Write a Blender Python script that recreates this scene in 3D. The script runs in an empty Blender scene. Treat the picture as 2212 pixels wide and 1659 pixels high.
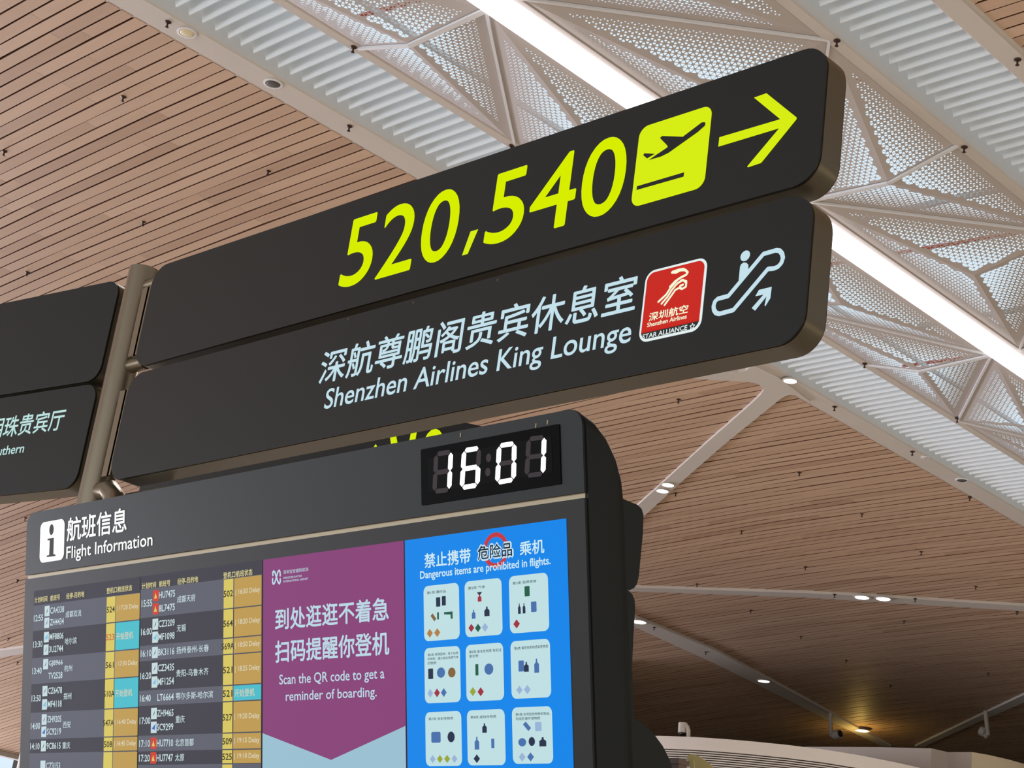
import bpy, bmesh, math, random
from mathutils import Vector, Matrix
random.seed(7)
C = bpy.context.scene.collection
sc = bpy.context.scene

# ------------------------------------------------------------------ camera
# world: X runs along the signs and the ceiling planks, Y along the ceiling axis, Z up; camera at the origin, 1.6 m above the floor
F = 3857.6
CX, CY = 1106.0, 829.5
M = ((0.71896003, 0.68279246, 0.12996512),
     (-0.15217014, 0.33707833, -0.92909765),
     (-0.6781893, 0.64820727, 0.34624647))      # rows: image right, image down, forward, in world axes
cam_d = bpy.data.cameras.new('camera')
cam = bpy.data.objects.new('camera', cam_d); C.objects.link(cam)
cam_d.sensor_fit = 'HORIZONTAL'; cam_d.sensor_width = 36.0
cam_d.lens = F / 2212.0 * 36.0
cam_d.clip_start = 0.05; cam_d.clip_end = 500
r_, d_, f_ = (Vector(v) for v in M)
cam.matrix_world = Matrix(((r_.x, -d_.x, -f_.x, 0), (r_.y, -d_.y, -f_.y, 0), (r_.z, -d_.z, -f_.z, 0), (0, 0, 0, 1)))
sc.camera = cam

# ------------------------------------------------------------------ world and large lights
sc.view_settings.view_transform = 'Standard'; sc.view_settings.look = 'None'
sc.view_settings.exposure = 0.0; sc.view_settings.gamma = 1.0
sc.view_settings.use_curve_mapping = False
w = bpy.data.worlds.new('overcast_sky'); sc.world = w; w.use_nodes = True
wb = w.node_tree.nodes['Background']
wb.inputs['Color'].default_value = (0.74, 0.89, 1.0, 1); wb.inputs['Strength'].default_value = 0.98

def area(name, loc, rot, sx, sy, energy, col):
    l = bpy.data.lights.new(name, 'AREA'); l.shape = 'RECTANGLE'; l.size = sx; l.size_y = sy
    l.energy = energy; l.color = col
    o = bpy.data.objects.new(name, l); C.objects.link(o); o.location = loc; o.rotation_euler = rot
    return o
# daylight through the tall window walls of the hall, left of the frame and behind the photographer
area('facade_daylight_left', (-66, 4, 1.2), (0, math.radians(-90), 0), 5, 50, 21000, (0.86, 0.86, 1.0))
area('facade_daylight_rear', (-14, -16, 2.0), (math.radians(90), 0, 0), 60, 6, 2200, (1.0, 0.96, 0.92))
area('warm_fill_right', (19, 14, -.6), (0, math.radians(90), 0), 1.6, 30, 1200, (1.0, .80, .55))  # added warm fill for the right and far ceiling, not actual shop windows
# the hall's own lamps: light that the linear ceiling lamp and the rows of downlights throw on the floor
area('ceiling_lamp_light', (-12.9, 19, 10.2), (0, 0, 0), 0.4, 30, 2300, (1.0, 0.96, 0.9))

# ------------------------------------------------------------------ helpers
FLOOR = -1.6
HC = 11.0                      # ceiling height above the camera
def ray(px, py):
    a = (px - CX) / F; b = (py - CY) / F
    return Vector((M[0][i] * a + M[1][i] * b + M[2][i] for i in range(3)))
def onX(px, py, X): r = ray(px, py); return r * (X / r.x)
def onY(px, py, Y): r = ray(px, py); return r * (Y / r.y)
def onZ(px, py, Z): r = ray(px, py); return r * (Z / r.z)
def project(P):
    q = [sum(M[k][i] * P[i] for i in range(3)) for k in range(3)]
    if q[2] < .1: return None
    return (CX + F * q[0] / q[2], CY + F * q[1] / q[2], q[2])
def vault(x):
    u = x / HC
    s = max(-1.6 - u, u + .743, 0.0)
    return HC * (1 - .36 * (s - 4 * math.log(1 + .25 * s)))
def onVault(px, py, off=0.0):
    r = ray(px, py); z = HC
    for _ in range(30):
        P = r * (z / r.z); z = .5 * z + .5 * (vault(P.x) - off)
    return r * (z / r.z)
def zp(ox, oy, s, pts): return [(ox + x / s, oy + y / s) for x, y in pts]

class Plane:
    def __init__(s, O, U, V, N): s.O, s.U, s.V, s.N = Vector(O), Vector(U), Vector(V), Vector(N)
    def hit(s, px, py):
        r = ray(px, py); t = s.O.dot(s.N) / r.dot(s.N); P = r * t - s.O
        return (P.dot(s.U), P.dot(s.V))
    def p(s, u, v, n=0.0): return s.O + s.U * u + s.V * v + s.N * n
    def box(s, pts):
        h = [s.hit(*q) for q in pts]
        return (min(a for a, b in h), max(a for a, b in h), min(b for a, b in h), max(b for a, b in h))

def srgb(c):
    def f(v):
        v /= 255.0
        return v / 12.92 if v <= .04045 else ((v + .055) / 1.055) ** 2.4
    return tuple(f(v) for v in c)
MATS = {}
def mat(name, rgb, rough=.6, metal=0.0, noise=0.0, nscale=8.0, bump=0.0, spec=.5, stretch=None):
    if name in MATS: return MATS[name]
    m = bpy.data.materials.new(name); m.use_nodes = True; nt = m.node_tree; b = nt.nodes['Principled BSDF']
    b.inputs['Roughness'].default_value = rough; b.inputs['Metallic'].default_value = metal
    b.inputs['Specular IOR Level'].default_value = spec
    col = srgb(rgb)
    tc = nt.nodes.new('ShaderNodeTexCoord'); mp = nt.nodes.new('ShaderNodeMapping'); nz = nt.nodes.new('ShaderNodeTexNoise')
    nt.links.new(tc.outputs['Object'], mp.inputs['Vector']); nt.links.new(mp.outputs['Vector'], nz.inputs['Vector'])
    if stretch: mp.inputs['Scale'].default_value = stretch
    nz.inputs['Scale'].default_value = nscale; nz.inputs['Detail'].default_value = 4
    mx = nt.nodes.new('ShaderNodeMix'); mx.data_type = 'RGBA'
    nt.links.new(nz.outputs['Fac'], mx.inputs['Factor'])
    mx.inputs['A'].default_value = tuple(max(0, v * (1 - noise)) for v in col) + (1,)
    mx.inputs['B'].default_value = tuple(min(1, v * (1 + noise)) for v in col) + (1,)
    nt.links.new(mx.outputs['Result'], b.inputs['Base Color'])
    if bump:
        bp = nt.nodes.new('ShaderNodeBump'); bp.inputs['Strength'].default_value = bump; bp.inputs['Distance'].default_value = .01
        nt.links.new(nz.outputs['Fac'], bp.inputs['Height']); nt.links.new(bp.outputs['Normal'], b.inputs['Normal'])
    MATS[name] = m
    return m
def glow(name, rgb, k=1.0):
    if name in MATS: return MATS[name]
    m = bpy.data.materials.new(name); m.use_nodes = True; b = m.node_tree.nodes['Principled BSDF']
    c = srgb(rgb)
    b.inputs['Base Color'].default_value = (0.004, 0.004, 0.004, 1); b.inputs['Roughness'].default_value = .5
    b.inputs['Specular IOR Level'].default_value = .06
    b.inputs['Emission Color'].default_value = c + (1,); b.inputs['Emission Strength'].default_value = k
    MATS[name] = m
    return m
def mesh(name, verts, faces, m, parent=None, smooth=False):
    me = bpy.data.meshes.new(name); me.from_pydata([tuple(v) for v in verts], [], faces); me.update()
    if m: me.materials.append(m)
    if smooth:
        me.polygons.foreach_set('use_smooth', [True] * len(me.polygons))
    o = bpy.data.objects.new(name, me); C.objects.link(o)
    if parent: o.parent = parent
    return o
def empty(name, loc=(0, 0, 0)):
    o = bpy.data.objects.new(name, None); C.objects.link(o); o.location = loc; o.empty_display_size = .1
    return o
def tag(o, label, cat, group=None):
    o['label'] = label; o['category'] = cat
    if group: o['group'] = group
    return o
def structure(o): o['kind'] = 'structure'; return o
def keep(o, parent):           # parent without moving
    bpy_inv = Matrix.Translation(-Vector(parent.location)) if parent.parent is None else Matrix()
    o.parent = parent; o.matrix_parent_inverse = bpy_inv
    return o
class MB:
    def __init__(s): s.v = []; s.f = []
    def add(s, vs, fs):
        b = len(s.v); s.v += [Vector(v) for v in vs]; s.f += [tuple(i + b for i in f) for f in fs]
    def box(s, a, b):
        x0, y0, z0 = a; x1, y1, z1 = b
        s.add([(x0, y0, z0), (x1, y0, z0), (x1, y1, z0), (x0, y1, z0), (x0, y0, z1), (x1, y0, z1), (x1, y1, z1), (x0, y1, z1)],
              [(0, 3, 2, 1), (4, 5, 6, 7), (0, 1, 5, 4), (1, 2, 6, 5), (2, 3, 7, 6), (3, 0, 4, 7)])
    def bar(s, P, Q, wid, hei, up=Vector((0, 0, 1))):
        P, Q = Vector(P), Vector(Q); d = (Q - P).normalized(); sd = d.cross(up).normalized(); u2 = sd.cross(d).normalized()
        vs = [X + sd * (a * wid / 2) + u2 * (b * hei / 2) for X in (P, Q) for a, b in ((-1, -1), (1, -1), (1, 1), (-1, 1))]
        s.add(vs, [(0, 1, 2, 3), (7, 6, 5, 4), (0, 4, 5, 1), (1, 5, 6, 2), (2, 6, 7, 3), (3, 7, 4, 0)])
    def tube(s, pts, r, n=12, cap=True):
        pts = [Vector(p) for p in pts]; rs = r if isinstance(r, (list, tuple)) else [r] * len(pts)
        rings = []; ref = None
        for i, p in enumerate(pts):
            d = (pts[min(i + 1, len(pts) - 1)] - pts[max(i - 1, 0)]).normalized()
            if ref is None: ref = d.orthogonal().normalized()
            a = (ref - d * ref.dot(d)).normalized(); b = d.cross(a); ref = a
            rings.append([p + (a * math.cos(2 * math.pi * k / n) + b * math.sin(2 * math.pi * k / n)) * rs[i] for k in range(n)])
        fs = [(i * n + k, i * n + (k + 1) % n, (i + 1) * n + (k + 1) % n, (i + 1) * n + k) for i in range(len(pts) - 1) for k in range(n)]
        if cap: fs += [tuple(reversed(range(n))), tuple(range((len(pts) - 1) * n, len(pts) * n))]
        s.add([v for rg in rings for v in rg], fs)
    def prism(s, front, back):           # two loops of the same length
        n = len(front)
        s.add(list(front) + list(back), [tuple(range(n)), tuple(reversed(range(n, 2 * n)))] + [(i, i + n, (i + 1) % n + n, (i + 1) % n) for i in range(n)])
    def build(s, name, m, parent=None, smooth=False, tri=False):
        o = mesh(name, s.v, s.f, m, None, smooth)
        if tri:
            bm = bmesh.new(); bm.from_mesh(o.data); bmesh.ops.triangulate(bm, faces=[f for f in bm.faces if len(f.verts) > 4], ngon_method='EAR_CLIP')
            bm.to_mesh(o.data); bm.free()
        if parent: keep(o, parent)
        return o
def autosmooth(o, ang=40):
    me = o.data; me.polygons.foreach_set('use_smooth', [True] * len(me.polygons))
    bm = bmesh.new(); bm.from_mesh(me)
    for e in bm.edges:
        if len(e.link_faces) == 2 and e.calc_face_angle(0) > math.radians(ang): e.smooth = False
    bm.to_mesh(me); bm.free()
    return o
def rrect(x0, x1, z0, z1, r, n=6):
    out = []
    rs = r if isinstance(r, (list, tuple)) else (r,) * 4     # bl, br, tr, tl
    for (cx, cz, a0, rr) in ((x0, z0, 180, rs[0]), (x1, z0, 270, rs[1]), (x1, z1, 0, rs[2]), (x0, z1, 90, rs[3])):
        if rr <= 0: out.append((cx, cz)); continue
        mx = cx + rr if cx == x0 else cx - rr; mz = cz + rr if cz == z0 else cz - rr
        for k in range(n + 1):
            a = math.radians(a0 + 90 * k / n); out.append((mx + rr * math.cos(a), mz + rr * math.sin(a)))
    return out
def slab(name, pl, loop, n0, n1, m, parent=None, smooth=True):
    b = MB(); b.prism([pl.p(u, v, n1) for u, v in loop], [pl.p(u, v, n0) for u, v in loop])
    o = b.build(name, m, parent, tri=True)
    return autosmooth(o) if smooth else o
# flat print on a plane --------------------------------------------------
class Print:
    def __init__(s, pl): s.pl = pl; s.v = []; s.f = []
    def poly(s, uv, n):
        b = len(s.v); s.v += [s.pl.p(u, v, n) for u, v in uv]; s.f.append(tuple(range(b, b + len(uv))))
    def pxpoly(s, pts, n): s.poly([s.pl.hit(*q) for q in pts], n)
    def rect(s, x0, x1, z0, z1, n): s.poly([(x0, z0), (x1, z0), (x1, z1), (x0, z1)], n)
    def disc(s, cu, cv, ru, rv, n, k=20): s.poly([(cu + ru * math.cos(2 * math.pi * i / k), cv + rv * math.sin(2 * math.pi * i / k)) for i in range(k)], n)
    def stroke(s, uv, wd, n, closed=False):
        uv = [Vector(q) for q in uv]
        segs = list(zip(uv, uv[1:] + uv[:1])) if closed else list(zip(uv, uv[1:]))
        for a, b in segs:
            d = b - a
            if d.length < 1e-7: continue
            t = Vector((-d.y, d.x)).normalized() * wd / 2
            s.poly([a + t, a - t, b - t, b + t], n)
        for q in uv: s.disc(q.x, q.y, wd / 2, wd / 2, n, 10)
    def text(s, body, rect, n, bold=0.0, res=3, shear=0.0, fit='both', align='l'):
        vs, fs = glyphs(body, 0.0 if res == 8 or any(ord(c_) > 0x2e80 for c_ in body) else bold, res)
        if not vs: return
        mx0 = min(v[0] for v in vs); mx1 = max(v[0] for v in vs); my0 = min(v[1] for v in vs); my1 = max(v[1] for v in vs)
        x0, x1, z0, z1 = rect
        cjk = any(ord(c_) > 0x2e80 for c_ in body) or res == 8
        e = bold * (z1 - z0) if cjk else 0
        sh = [(0, 0)] if e == 0 else ([(-e, 0), (e, 0), (0, e), (0, -e)] if res > 2 else [(-e * .7, -e * .4), (e * .7, e * .4)])
        for du, dv in sh:
            b = len(s.v)
            for x, y in vs:
                s.v.append(s.pl.p(x0 + e + (x - mx0) / (mx1 - mx0) * (x1 - x0 - 2 * e) + du, z0 + e + (y - my0) / max(1e-6, my1 - my0) * (z1 - z0 - 2 * e) + dv, n))
            s.f += [tuple(i + b for i in f) for f in fs]
    def build(s, name, m, parent):
        o = mesh(name, s.v, s.f, m)
        bm = bmesh.new(); bm.from_mesh(o.data); bmesh.ops.triangulate(bm, faces=[f for f in bm.faces if len(f.verts) > 4], ngon_method='EAR_CLIP')
        for f in bm.faces:
            f.normal_update()
            if f.normal.dot(s.pl.N) < 0: f.normal_flip()
        bm.to_mesh(o.data); bm.free()
        keep(o, parent)
        return o
_gc = {}
def glyphs(body, bold, res):
    k = (body, bold, res)
    if k in _gc: return _gc[k]
    cu = bpy.data.curves.new('glyphs', 'FONT'); cu.body = body; cu.resolution_u = res; cu.offset = bold; cu.fill_mode = 'FRONT'
    o = bpy.data.objects.new('glyphs', cu); C.objects.link(o)
    dg = bpy.context.evaluated_depsgraph_get(); me = bpy.data.meshes.new_from_object(o.evaluated_get(dg))
    vs = [(v.co.x, v.co.y) for v in me.vertices]; fs = [tuple(p.vertices) for p in me.polygons]
    bpy.data.meshes.remove(me); bpy.data.objects.remove(o); bpy.data.curves.remove(cu)
    _gc[k] = (vs, fs)
    return _gc[k]

# ------------------------------------------------------------------ materials
WHITE_TRIM = mat('painted_white_trim', (205, 197, 190), .55, noise=.03, nscale=1.2)
SLAT_WHITE = mat('louver_white', (222, 226, 228), .5, noise=.02, nscale=2)
PANEL_WHITE = mat('perforated_panel_paint', (188, 180, 177), .55, noise=.03, nscale=.8)
RIDGE_WHITE = mat('ridge_white', (225, 226, 230), .45, noise=.02)
VOID = mat('ceiling_void', (16, 8, 6), .95, spec=.1)
EDGE = mat('plank_edge_shade', (104, 66, 48), .8, spec=.2)  # shade of the plank gaps put into the edge colour
SIGN_FACE = mat('sign_face_grey', (24, 24, 23), .45, noise=.05, nscale=3, bump=.02, spec=.3)
SIGN_SIDE = mat('sign_housing_bronze', (92, 84, 68), .38, metal=.35, noise=.05, nscale=3)
SEAM = mat('seam_black', (8, 8, 8), .6)
POLE = mat('brushed_bronze_pole', (136, 124, 106), .32, metal=.75, noise=.18, nscale=5, bump=.05, stretch=(1, 1, .25))
KIOSK_FACE = mat('kiosk_face_grey', (21, 24, 26), .40, noise=.04, nscale=3, spec=.25)
KIOSK_SIDE = mat('kiosk_side_dark', (22, 28, 29), .5, noise=.04, nscale=3, spec=.25)
GOLD = mat('champagne_groove', (178, 164, 138), .45, metal=.3, noise=.05)
GLASS_BLACK = mat('black_glass', (3, 3, 4), .15, spec=.03)
BLACK_METAL = mat('sprinkler_bronze', (70, 52, 44), .4, metal=.6, noise=.1)
CAM_GREY = mat('camera_grey', (176, 168, 158), .5, noise=.03)
CONCRETE = mat('floor_terrazzo', (196, 186, 172), .35, noise=.06, nscale=30)
WALL = mat('wall_beige', (150, 138, 124), .8, noise=.04, nscale=2)
DARK_WALL = mat('dark_wall', (40, 35, 30), .9, noise=.1, nscale=1)
FASCIA = mat('fascia_offwhite', (205, 196, 188), .6, noise=.03, nscale=1)
WOODBOX = mat('brown_cabinet', (112, 92, 80), .5, noise=.12, nscale=6)
LEAF = mat('pale_leaf', (178, 168, 112), .6, noise=.15, nscale=12, bump=.1)
STEEL = mat('roof_steel', (190, 196, 200), .6, noise=.04)
RED = mat('red_pipe', (190, 70, 60), .5, noise=.05)
YEL = glow('lit_yellow', (214, 236, 0), 1.0)
ICE = glow('lit_ice_white', (196, 224, 234), 1.0)
ICE2 = glow('lit_mint_white', (190, 226, 222), 1.0)
PUREW = glow('lit_white', (255, 255, 255), 1.15)
LAMP = glow('lamp_white', (255, 250, 250), 3.0)
LED = glow('downlight_led', (255, 255, 255), 6.0)

def wood(name, base, dark):
    m = bpy.data.materials.new(name); m.use_nodes = True; nt = m.node_tree; b = nt.nodes['Principled BSDF']
    b.inputs['Roughness'].default_value = .55
    at = nt.nodes.new('ShaderNodeAttribute'); at.attribute_name = 'tone'
    tc = nt.nodes.new('ShaderNodeTexCoord'); mp = nt.nodes.new('ShaderNodeMapping'); mp.inputs['Scale'].default_value = (.35, 9, 9)
    nz = nt.nodes.new('ShaderNodeTexNoise'); nz.inputs['Scale'].default_value = 2.2; nz.inputs['Detail'].default_value = 5
    nt.links.new(tc.outputs['Object'], mp.inputs['Vector']); nt.links.new(mp.outputs['Vector'], nz.inputs['Vector'])
    ad = nt.nodes.new('ShaderNodeMath'); ad.operation = 'MULTIPLY_ADD'; ad.inputs[1].default_value = .22
    nt.links.new(nz.outputs['Fac'], ad.inputs[0]); nt.links.new(at.outputs['Fac'], ad.inputs[2])
    cr = nt.nodes.new('ShaderNodeValToRGB')
    e = cr.color_ramp.elements
    e[0].position = .05; e[0].color = srgb(dark) + (1,)
    e[1].position = 1.0; e[1].color = srgb(base) + (1,)
    nt.links.new(ad.outputs['Value'], cr.inputs['Fac']); nt.links.new(cr.outputs['Color'], b.inputs['Base Color'])
    return m
WOOD = wood('timber_plank', (206, 175, 149), (142, 104, 80))

# ------------------------------------------------------------------ the hall shell
XL, XR, Y0, Y1 = -64.0, 24.0, -22.0, 62.0
b = MB(); b.box((XL - 12, Y0, FLOOR - .3), (XR, Y1, FLOOR)); structure(b.build('floor', CONCRETE))
b = MB(); b.box((XL, Y1, FLOOR), (XR, Y1 + .3, 14)); structure(b.build('wall_far', DARK_WALL))
b = MB(); b.box((XR, Y0, FLOOR), (XR + .3, Y1, 14)); structure(b.build('wall_right', WALL))
b = MB(); b.box((-60.3, 35, FLOOR), (-60, Y1, 14)); structure(b.build('wall_left', DARK_WALL))  # unseen wall, added to shut side daylight out of the far end
b = MB(); b.box((-60, 36, FLOOR), (-32.5, 36.3, 13)); structure(b.build('wall_light_block', DARK_WALL))  # unseen partition, added to keep left daylight off the far ceiling

# ceiling: dark void behind the planks + one object per plank
PITCH = .1985
def ceil_sheet(xs, y0, y1, off):
    vs = []; fs = []
    for x in xs: vs += [(x, y0, vault(x) + off), (x, y1, vault(x) + off)]
    for i in range(len(xs) - 1): fs.append((2 * i, 2 * i + 1, 2 * i + 3, 2 * i + 2))
    return vs, fs
BEAM_L0, BEAM_L1 = -1.568 * HC, -1.5245 * HC      # left white beam
FR_L0, FR_L1 = -1.404 * HC, -1.388 * HC           # left skylight frame
FR_R0, FR_R1 = -.955 * HC, -.938 * HC             # right skylight frame
BEAM_R0, BEAM_R1 = -.8275 * HC, -.796 * HC        # right white beam
CEIL_L = -5.06 * HC; CEIL_R = .8 * HC
CY0, CY1 = -21.0, 60.0
mb = MB()
for xa, xb in ((CEIL_L, BEAM_L0 + .1), (BEAM_R1 - .1, CEIL_R)):
    n = 24; vs, fs = ceil_sheet([xa + (xb - xa) * i / n for i in range(n + 1)], CY0, CY1, .12); mb.add(vs, fs)
ceiling = structure(mb.build('ceiling', VOID))
planks = []
def plank_geo(xa, xb, ya, yb):
    n = max(1, int((xb - xa) / 2.0)); vs = []; fs = []
    for i in range(n + 1):
        x = xa + (xb - xa) * i / n; z = vault(x)
        vs += [(x, ya, z), (x, yb, z), (x, yb, z + .03), (x, ya, z + .03)]
    for i in range(n):
        a = 4 * i; c = a + 4
        fs += [(a, a + 1, c + 1, c), (a, c, c + 3, a + 3), (a + 1, a + 2, c + 2, c + 1)]
    fs += [(0, 3, 2, 1), (4 * n, 4 * n + 1, 4 * n + 2, 4 * n + 3)]
    return vs, fs
k0 = 0.8178 * HC
ny0 = int((CY0 - k0) / PITCH); ny1 = int((CY1 - k0) / PITCH)
for k in range(ny0, ny1):
    ya = k0 + k * PITCH; gap = .023 * random.choice((.7, 1, 1, 1.25))
    for side, (xa, xb) in enumerate(((CEIL_L, BEAM_L0 - .0), (BEAM_R1, CEIL_R))):
        x = xb if side == 0 else xa
        L0 = random.uniform(.6, 3.6)
        while (x > xa + .05) if side == 0 else (x < xb - .05):
            x2 = max(xa, x - L0) if side == 0 else min(xb, x + L0)
            L0 = 3.6
            lo, hi = min(x, x2), max(x, x2)
            t = random.choice((.66, .7, .74, .74, .78, .84)) + random.uniform(-.04, .04)
            if random.random() < .15: t -= .19
            planks.append((lo + .002, hi - .002, ya, ya + PITCH - gap, t))
            x = x2
def plank_score(pk):
    xm = .5 * (pk[0] + pk[1]); ym = .5 * (pk[2] + pk[3])
    s = 0
    cs = []
    for fx in (0, .25, .5, .75, 1):
        xx = pk[0] + (pk[1] - pk[0]) * fx
        q = project((xx, ym, vault(xx)))
        if q and -10 < q[0] < 2222 and -10 < q[1] < 1659: cs.append(q)
    if len(cs) < 1: return 0
    # hidden behind the signs and the display cabinet
    ok = [q for q in cs if not (q[0] > 60 and q[0] < 1270 and q[1] > 1100) and not (330 < q[0] < 1770 and 560 - .326 * (q[0] - 330) < q[1] < 1010 - .2 * (q[0] - 330))]
    return len(ok) / (cs[0][2] ** 2)
order = sorted(range(len(planks)), key=lambda i: -plank_score(planks[i]))
near = set(order[:300])
sv, sf, st, si = [], [], [], []
def side_idx(fs):       # long edges take a dark colour that stands for shade in the gaps
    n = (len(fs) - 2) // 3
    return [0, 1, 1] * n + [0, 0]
for i, pk in enumerate(planks):
    vs, fs = plank_geo(*pk[:4])
    if i in near:
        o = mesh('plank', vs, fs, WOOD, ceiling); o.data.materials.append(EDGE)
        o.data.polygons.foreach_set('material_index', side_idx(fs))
        a = o.data.attributes.new('tone', 'FLOAT', 'FACE'); a.data.foreach_set('value', [pk[4]] * len(fs))
    else:
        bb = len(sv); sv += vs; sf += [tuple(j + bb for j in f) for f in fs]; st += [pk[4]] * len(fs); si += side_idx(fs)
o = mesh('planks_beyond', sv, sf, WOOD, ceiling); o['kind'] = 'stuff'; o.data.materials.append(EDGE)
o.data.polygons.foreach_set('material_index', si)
a = o.data.attributes.new('tone', 'FLOAT', 'FACE'); a.data.foreach_set('value', st)

# white beams along the skylight
def long_beam(name, x0, x1, z0, z1, lip=0):
    b = MB()
    prof = [(x0, z0 + .03), (x0 + .03, z0), (x1 - .02, z0), (x1, z0 + .02), (x1, z1), (x0, z1)]
    if lip:
        prof = [(x0 - .03, z0 + .06), (x0 - .03, z0 + .03), (x0 + .045, z0 + .025), (x0 + .06, z0), (x1 - .02, z0), (x1, z0 + .02), (x1, z1), (x0 - .03, z1)]
    if lip < 0: prof = [(x0 + x1 - px, pz) for px, pz in reversed(prof)]
    b.prism([(px, CY0, pz) for px, pz in prof], [(px, CY1, pz) for px, pz in prof])
    return structure(b.build(name, WHITE_TRIM))
long_beam('trim_1', BEAM_L0, BEAM_L1, HC - .02, HC + .75, 1)
long_beam('trim_2', BEAM_R0, BEAM_R1, HC - .02, HC + .75, -1)
fl = long_beam('trim_3', FR_L0, FR_L1, HC - .03, HC + .04)
fr = long_beam('trim_4', FR_R0, FR_R1, HC - .03, HC + .6)

# louver bands: one blade per slat
def louvers(name, xa, xb, ya, yb, phase):
    root = structure(mesh(name, [(xa, ya, HC + .62), (xb, ya, HC + .62), (xb, yb, HC + .62), (xa, yb, HC + .62)], [], None)) if False else None
    b = MB(); b.box((xa - .02, ya, HC + .66), (xa + .03, yb, HC + .72)); b.box((xb - .03, ya, HC + .66), (xb + .02, yb, HC + .72))
    root = structure(b.build(name, SLAT_WHITE))
    sb = MB(); L = xb - xa; pr = [(.09, 0), (.104, 0), (.014, .27), (0, .27)]
    sb.prism([(0, y, z) for y, z in pr], [(L, y, z) for y, z in pr])
    me = None; k = 0; y = ya + phase
    while y < yb - .2:
        if me is None:
            o = sb.build('slat', SLAT_WHITE); me = o.data
        else:
            o = bpy.data.objects.new('slat', me); C.objects.link(o)
        o.location = (xa, y, HC + .0); o.parent = root
        y += PITCH
    return root
louvers('trim_5', BEAM_L1 + .17, FR_L0 - .005, 7.2, 46, .05)
louvers('trim_6', FR_R1 + .16, BEAM_R0 - .005, 9.6, 40, .05)

# skylight: folded perforated panels, one object per facet
MOD = .2525 * HC; YA = 1.0305 * HC; XC = -1.1715 * HC
DZ, CZ, EZ = .975 * HC, .980 * HC, .970 * HC
sky_root = structure(mesh('window_1', [(XC - .04, 2, HC - .05), (XC + .04, 2, HC - .05), (XC + .04, 46, HC - .05), (XC - .04, 46, HC - .05)], [(0, 1, 2, 3)], STEEL))
CELL = .078
def clip_tri(poly, tri):
    # poly (2D list) clipped by ccw triangle
    out = poly
    for i in range(3):
        a = tri[i]; b = tri[(i + 1) % 3]; ex, ey = b[0] - a[0], b[1] - a[1]
        def sd(p): return ex * (p[1] - a[1]) - ey * (p[0] - a[0])
        res = []
        for j in range(len(out)):
            p = out[j]; q = out[(j + 1) % len(out)]; sp, sq = sd(p), sd(q)
            if sp >= 0: res.append(p)
            if (sp >= 0) != (sq >= 0):
                t = sp / (sp - sq); res.append((p[0] + (q[0] - p[0]) * t, p[1] + (q[1] - p[1]) * t))
        out = res
        if len(out) < 3: return None
    return out
def facet(big, pa, pb, margin=.07, solid=False):
    A, B, D = Vector(pa), Vector(pb), Vector(big)
    e1 = (B - A).normalized(); nrm = e1.cross(D - A).normalized(); e2 = nrm.cross(e1)
    def to2(P): q = P - A; return (q.dot(e1), q.dot(e2))
    tri = [to2(A), to2(B), to2(D)]
    H = tri[2][1]
    edges = []
    for i in range(3):
        a = tri[i]; c = tri[(i + 1) % 3]; l = math.hypot(c[0] - a[0], c[1] - a[1]); edges.append((a, ((c[0] - a[0]) / l, (c[1] - a[1]) / l)))
    def dist(p): return [e[1][0] * (p[1] - e[0][1]) - e[1][1] * (p[0] - e[0][0]) for e in edges]
    vs = []; fs = []
    h = CELL * math.sqrt(3) / 2
    x0 = min(t[0] for t in tri); x1 = max(t[0] for t in tri)
    def add(poly):
        bb = len(vs); vs.extend(poly); fs.append(tuple(range(bb, bb + len(poly))))
    nr = int(H / h) + 1
    far_from_view = False
    q = project((A + B + D) / 3)
    if q is None or q[0] < -500 or q[0] > 2700 or q[1] < -500 or q[1] > 2200: solid = True
    if solid:
        add(tri)
    else:
      for r in range(nr):
        ya_, yb_ = r * h, (r + 1) * h
        # x-extent of the row
        def xr(y):
            y = min(max(y, 0), H); t = y / H
            return (tri[0][0] + (tri[2][0] - tri[0][0]) * t, tri[1][0] + (tri[2][0] - tri[1][0]) * t)
        la, ra = xr(ya_); lb, rb = xr(yb_)
        lo, hi = min(la, lb), max(ra, rb)
        off = 0 if r % 2 == 0 else CELL / 2
        c0 = int(math.floor((lo - off) / CELL)) - 1; c1 = int(math.ceil((hi - off) / CELL)) + 1
        for c in range(c0, c1):
            xx = c * CELL + off
            for up in (1, 0):
                t3 = [(xx, ya_), (xx + CELL, ya_), (xx + CELL / 2, yb_)] if up else [(xx + CELL, ya_), (xx + CELL * 1.5, yb_), (xx + CELL / 2, yb_)]
                ds = [dist(p) for p in t3]
                if any(all(d[e] <= 1e-9 for d in ds) for e in range(3)): continue
                cx = sum(p[0] for p in t3) / 3; cy = sum(p[1] for p in t3) / 3
                dc = dist((cx, cy)); inside = min(min(d) for d in ds)
                if inside >= margin * .55 and dc[0] > .13:
                    t = min(1.0, max(0.0, (dc[0] - .13) / .75)); s = .28 + .60 * t ** .6; kk = .33 - .2 * t
                    hx = []
                    for i in range(3):
                        p, pn, pp = t3[i], t3[(i + 1) % 3], t3[(i + 2) % 3]
                        for o_ in (pp, pn):
                            qx = p[0] + (o_[0] - p[0]) * kk; qy = p[1] + (o_[1] - p[1]) * kk
                            hx.append((cx + (qx - cx) * s, cy + (qy - cy) * s))
                    bb = len(vs); vs.extend(t3 + hx)
                    for i in range(3):
                        j = (i + 1) % 3
                        fs.append((bb + i, bb + 3 + 2 * i + 1, bb + 3 + 2 * i))
                        fs.append((bb + i, bb + j, bb + 3 + 2 * j, bb + 3 + 2 * i + 1))
                else:
                    pg = t3 if inside >= 0 else clip_tri(t3, tri)
                    if pg: add(pg)
    o = mesh('perforated_panel', [A + e1 * p[0] + e2 * p[1] for p in vs], fs, PANEL_WHITE, sky_root)
    return o
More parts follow.
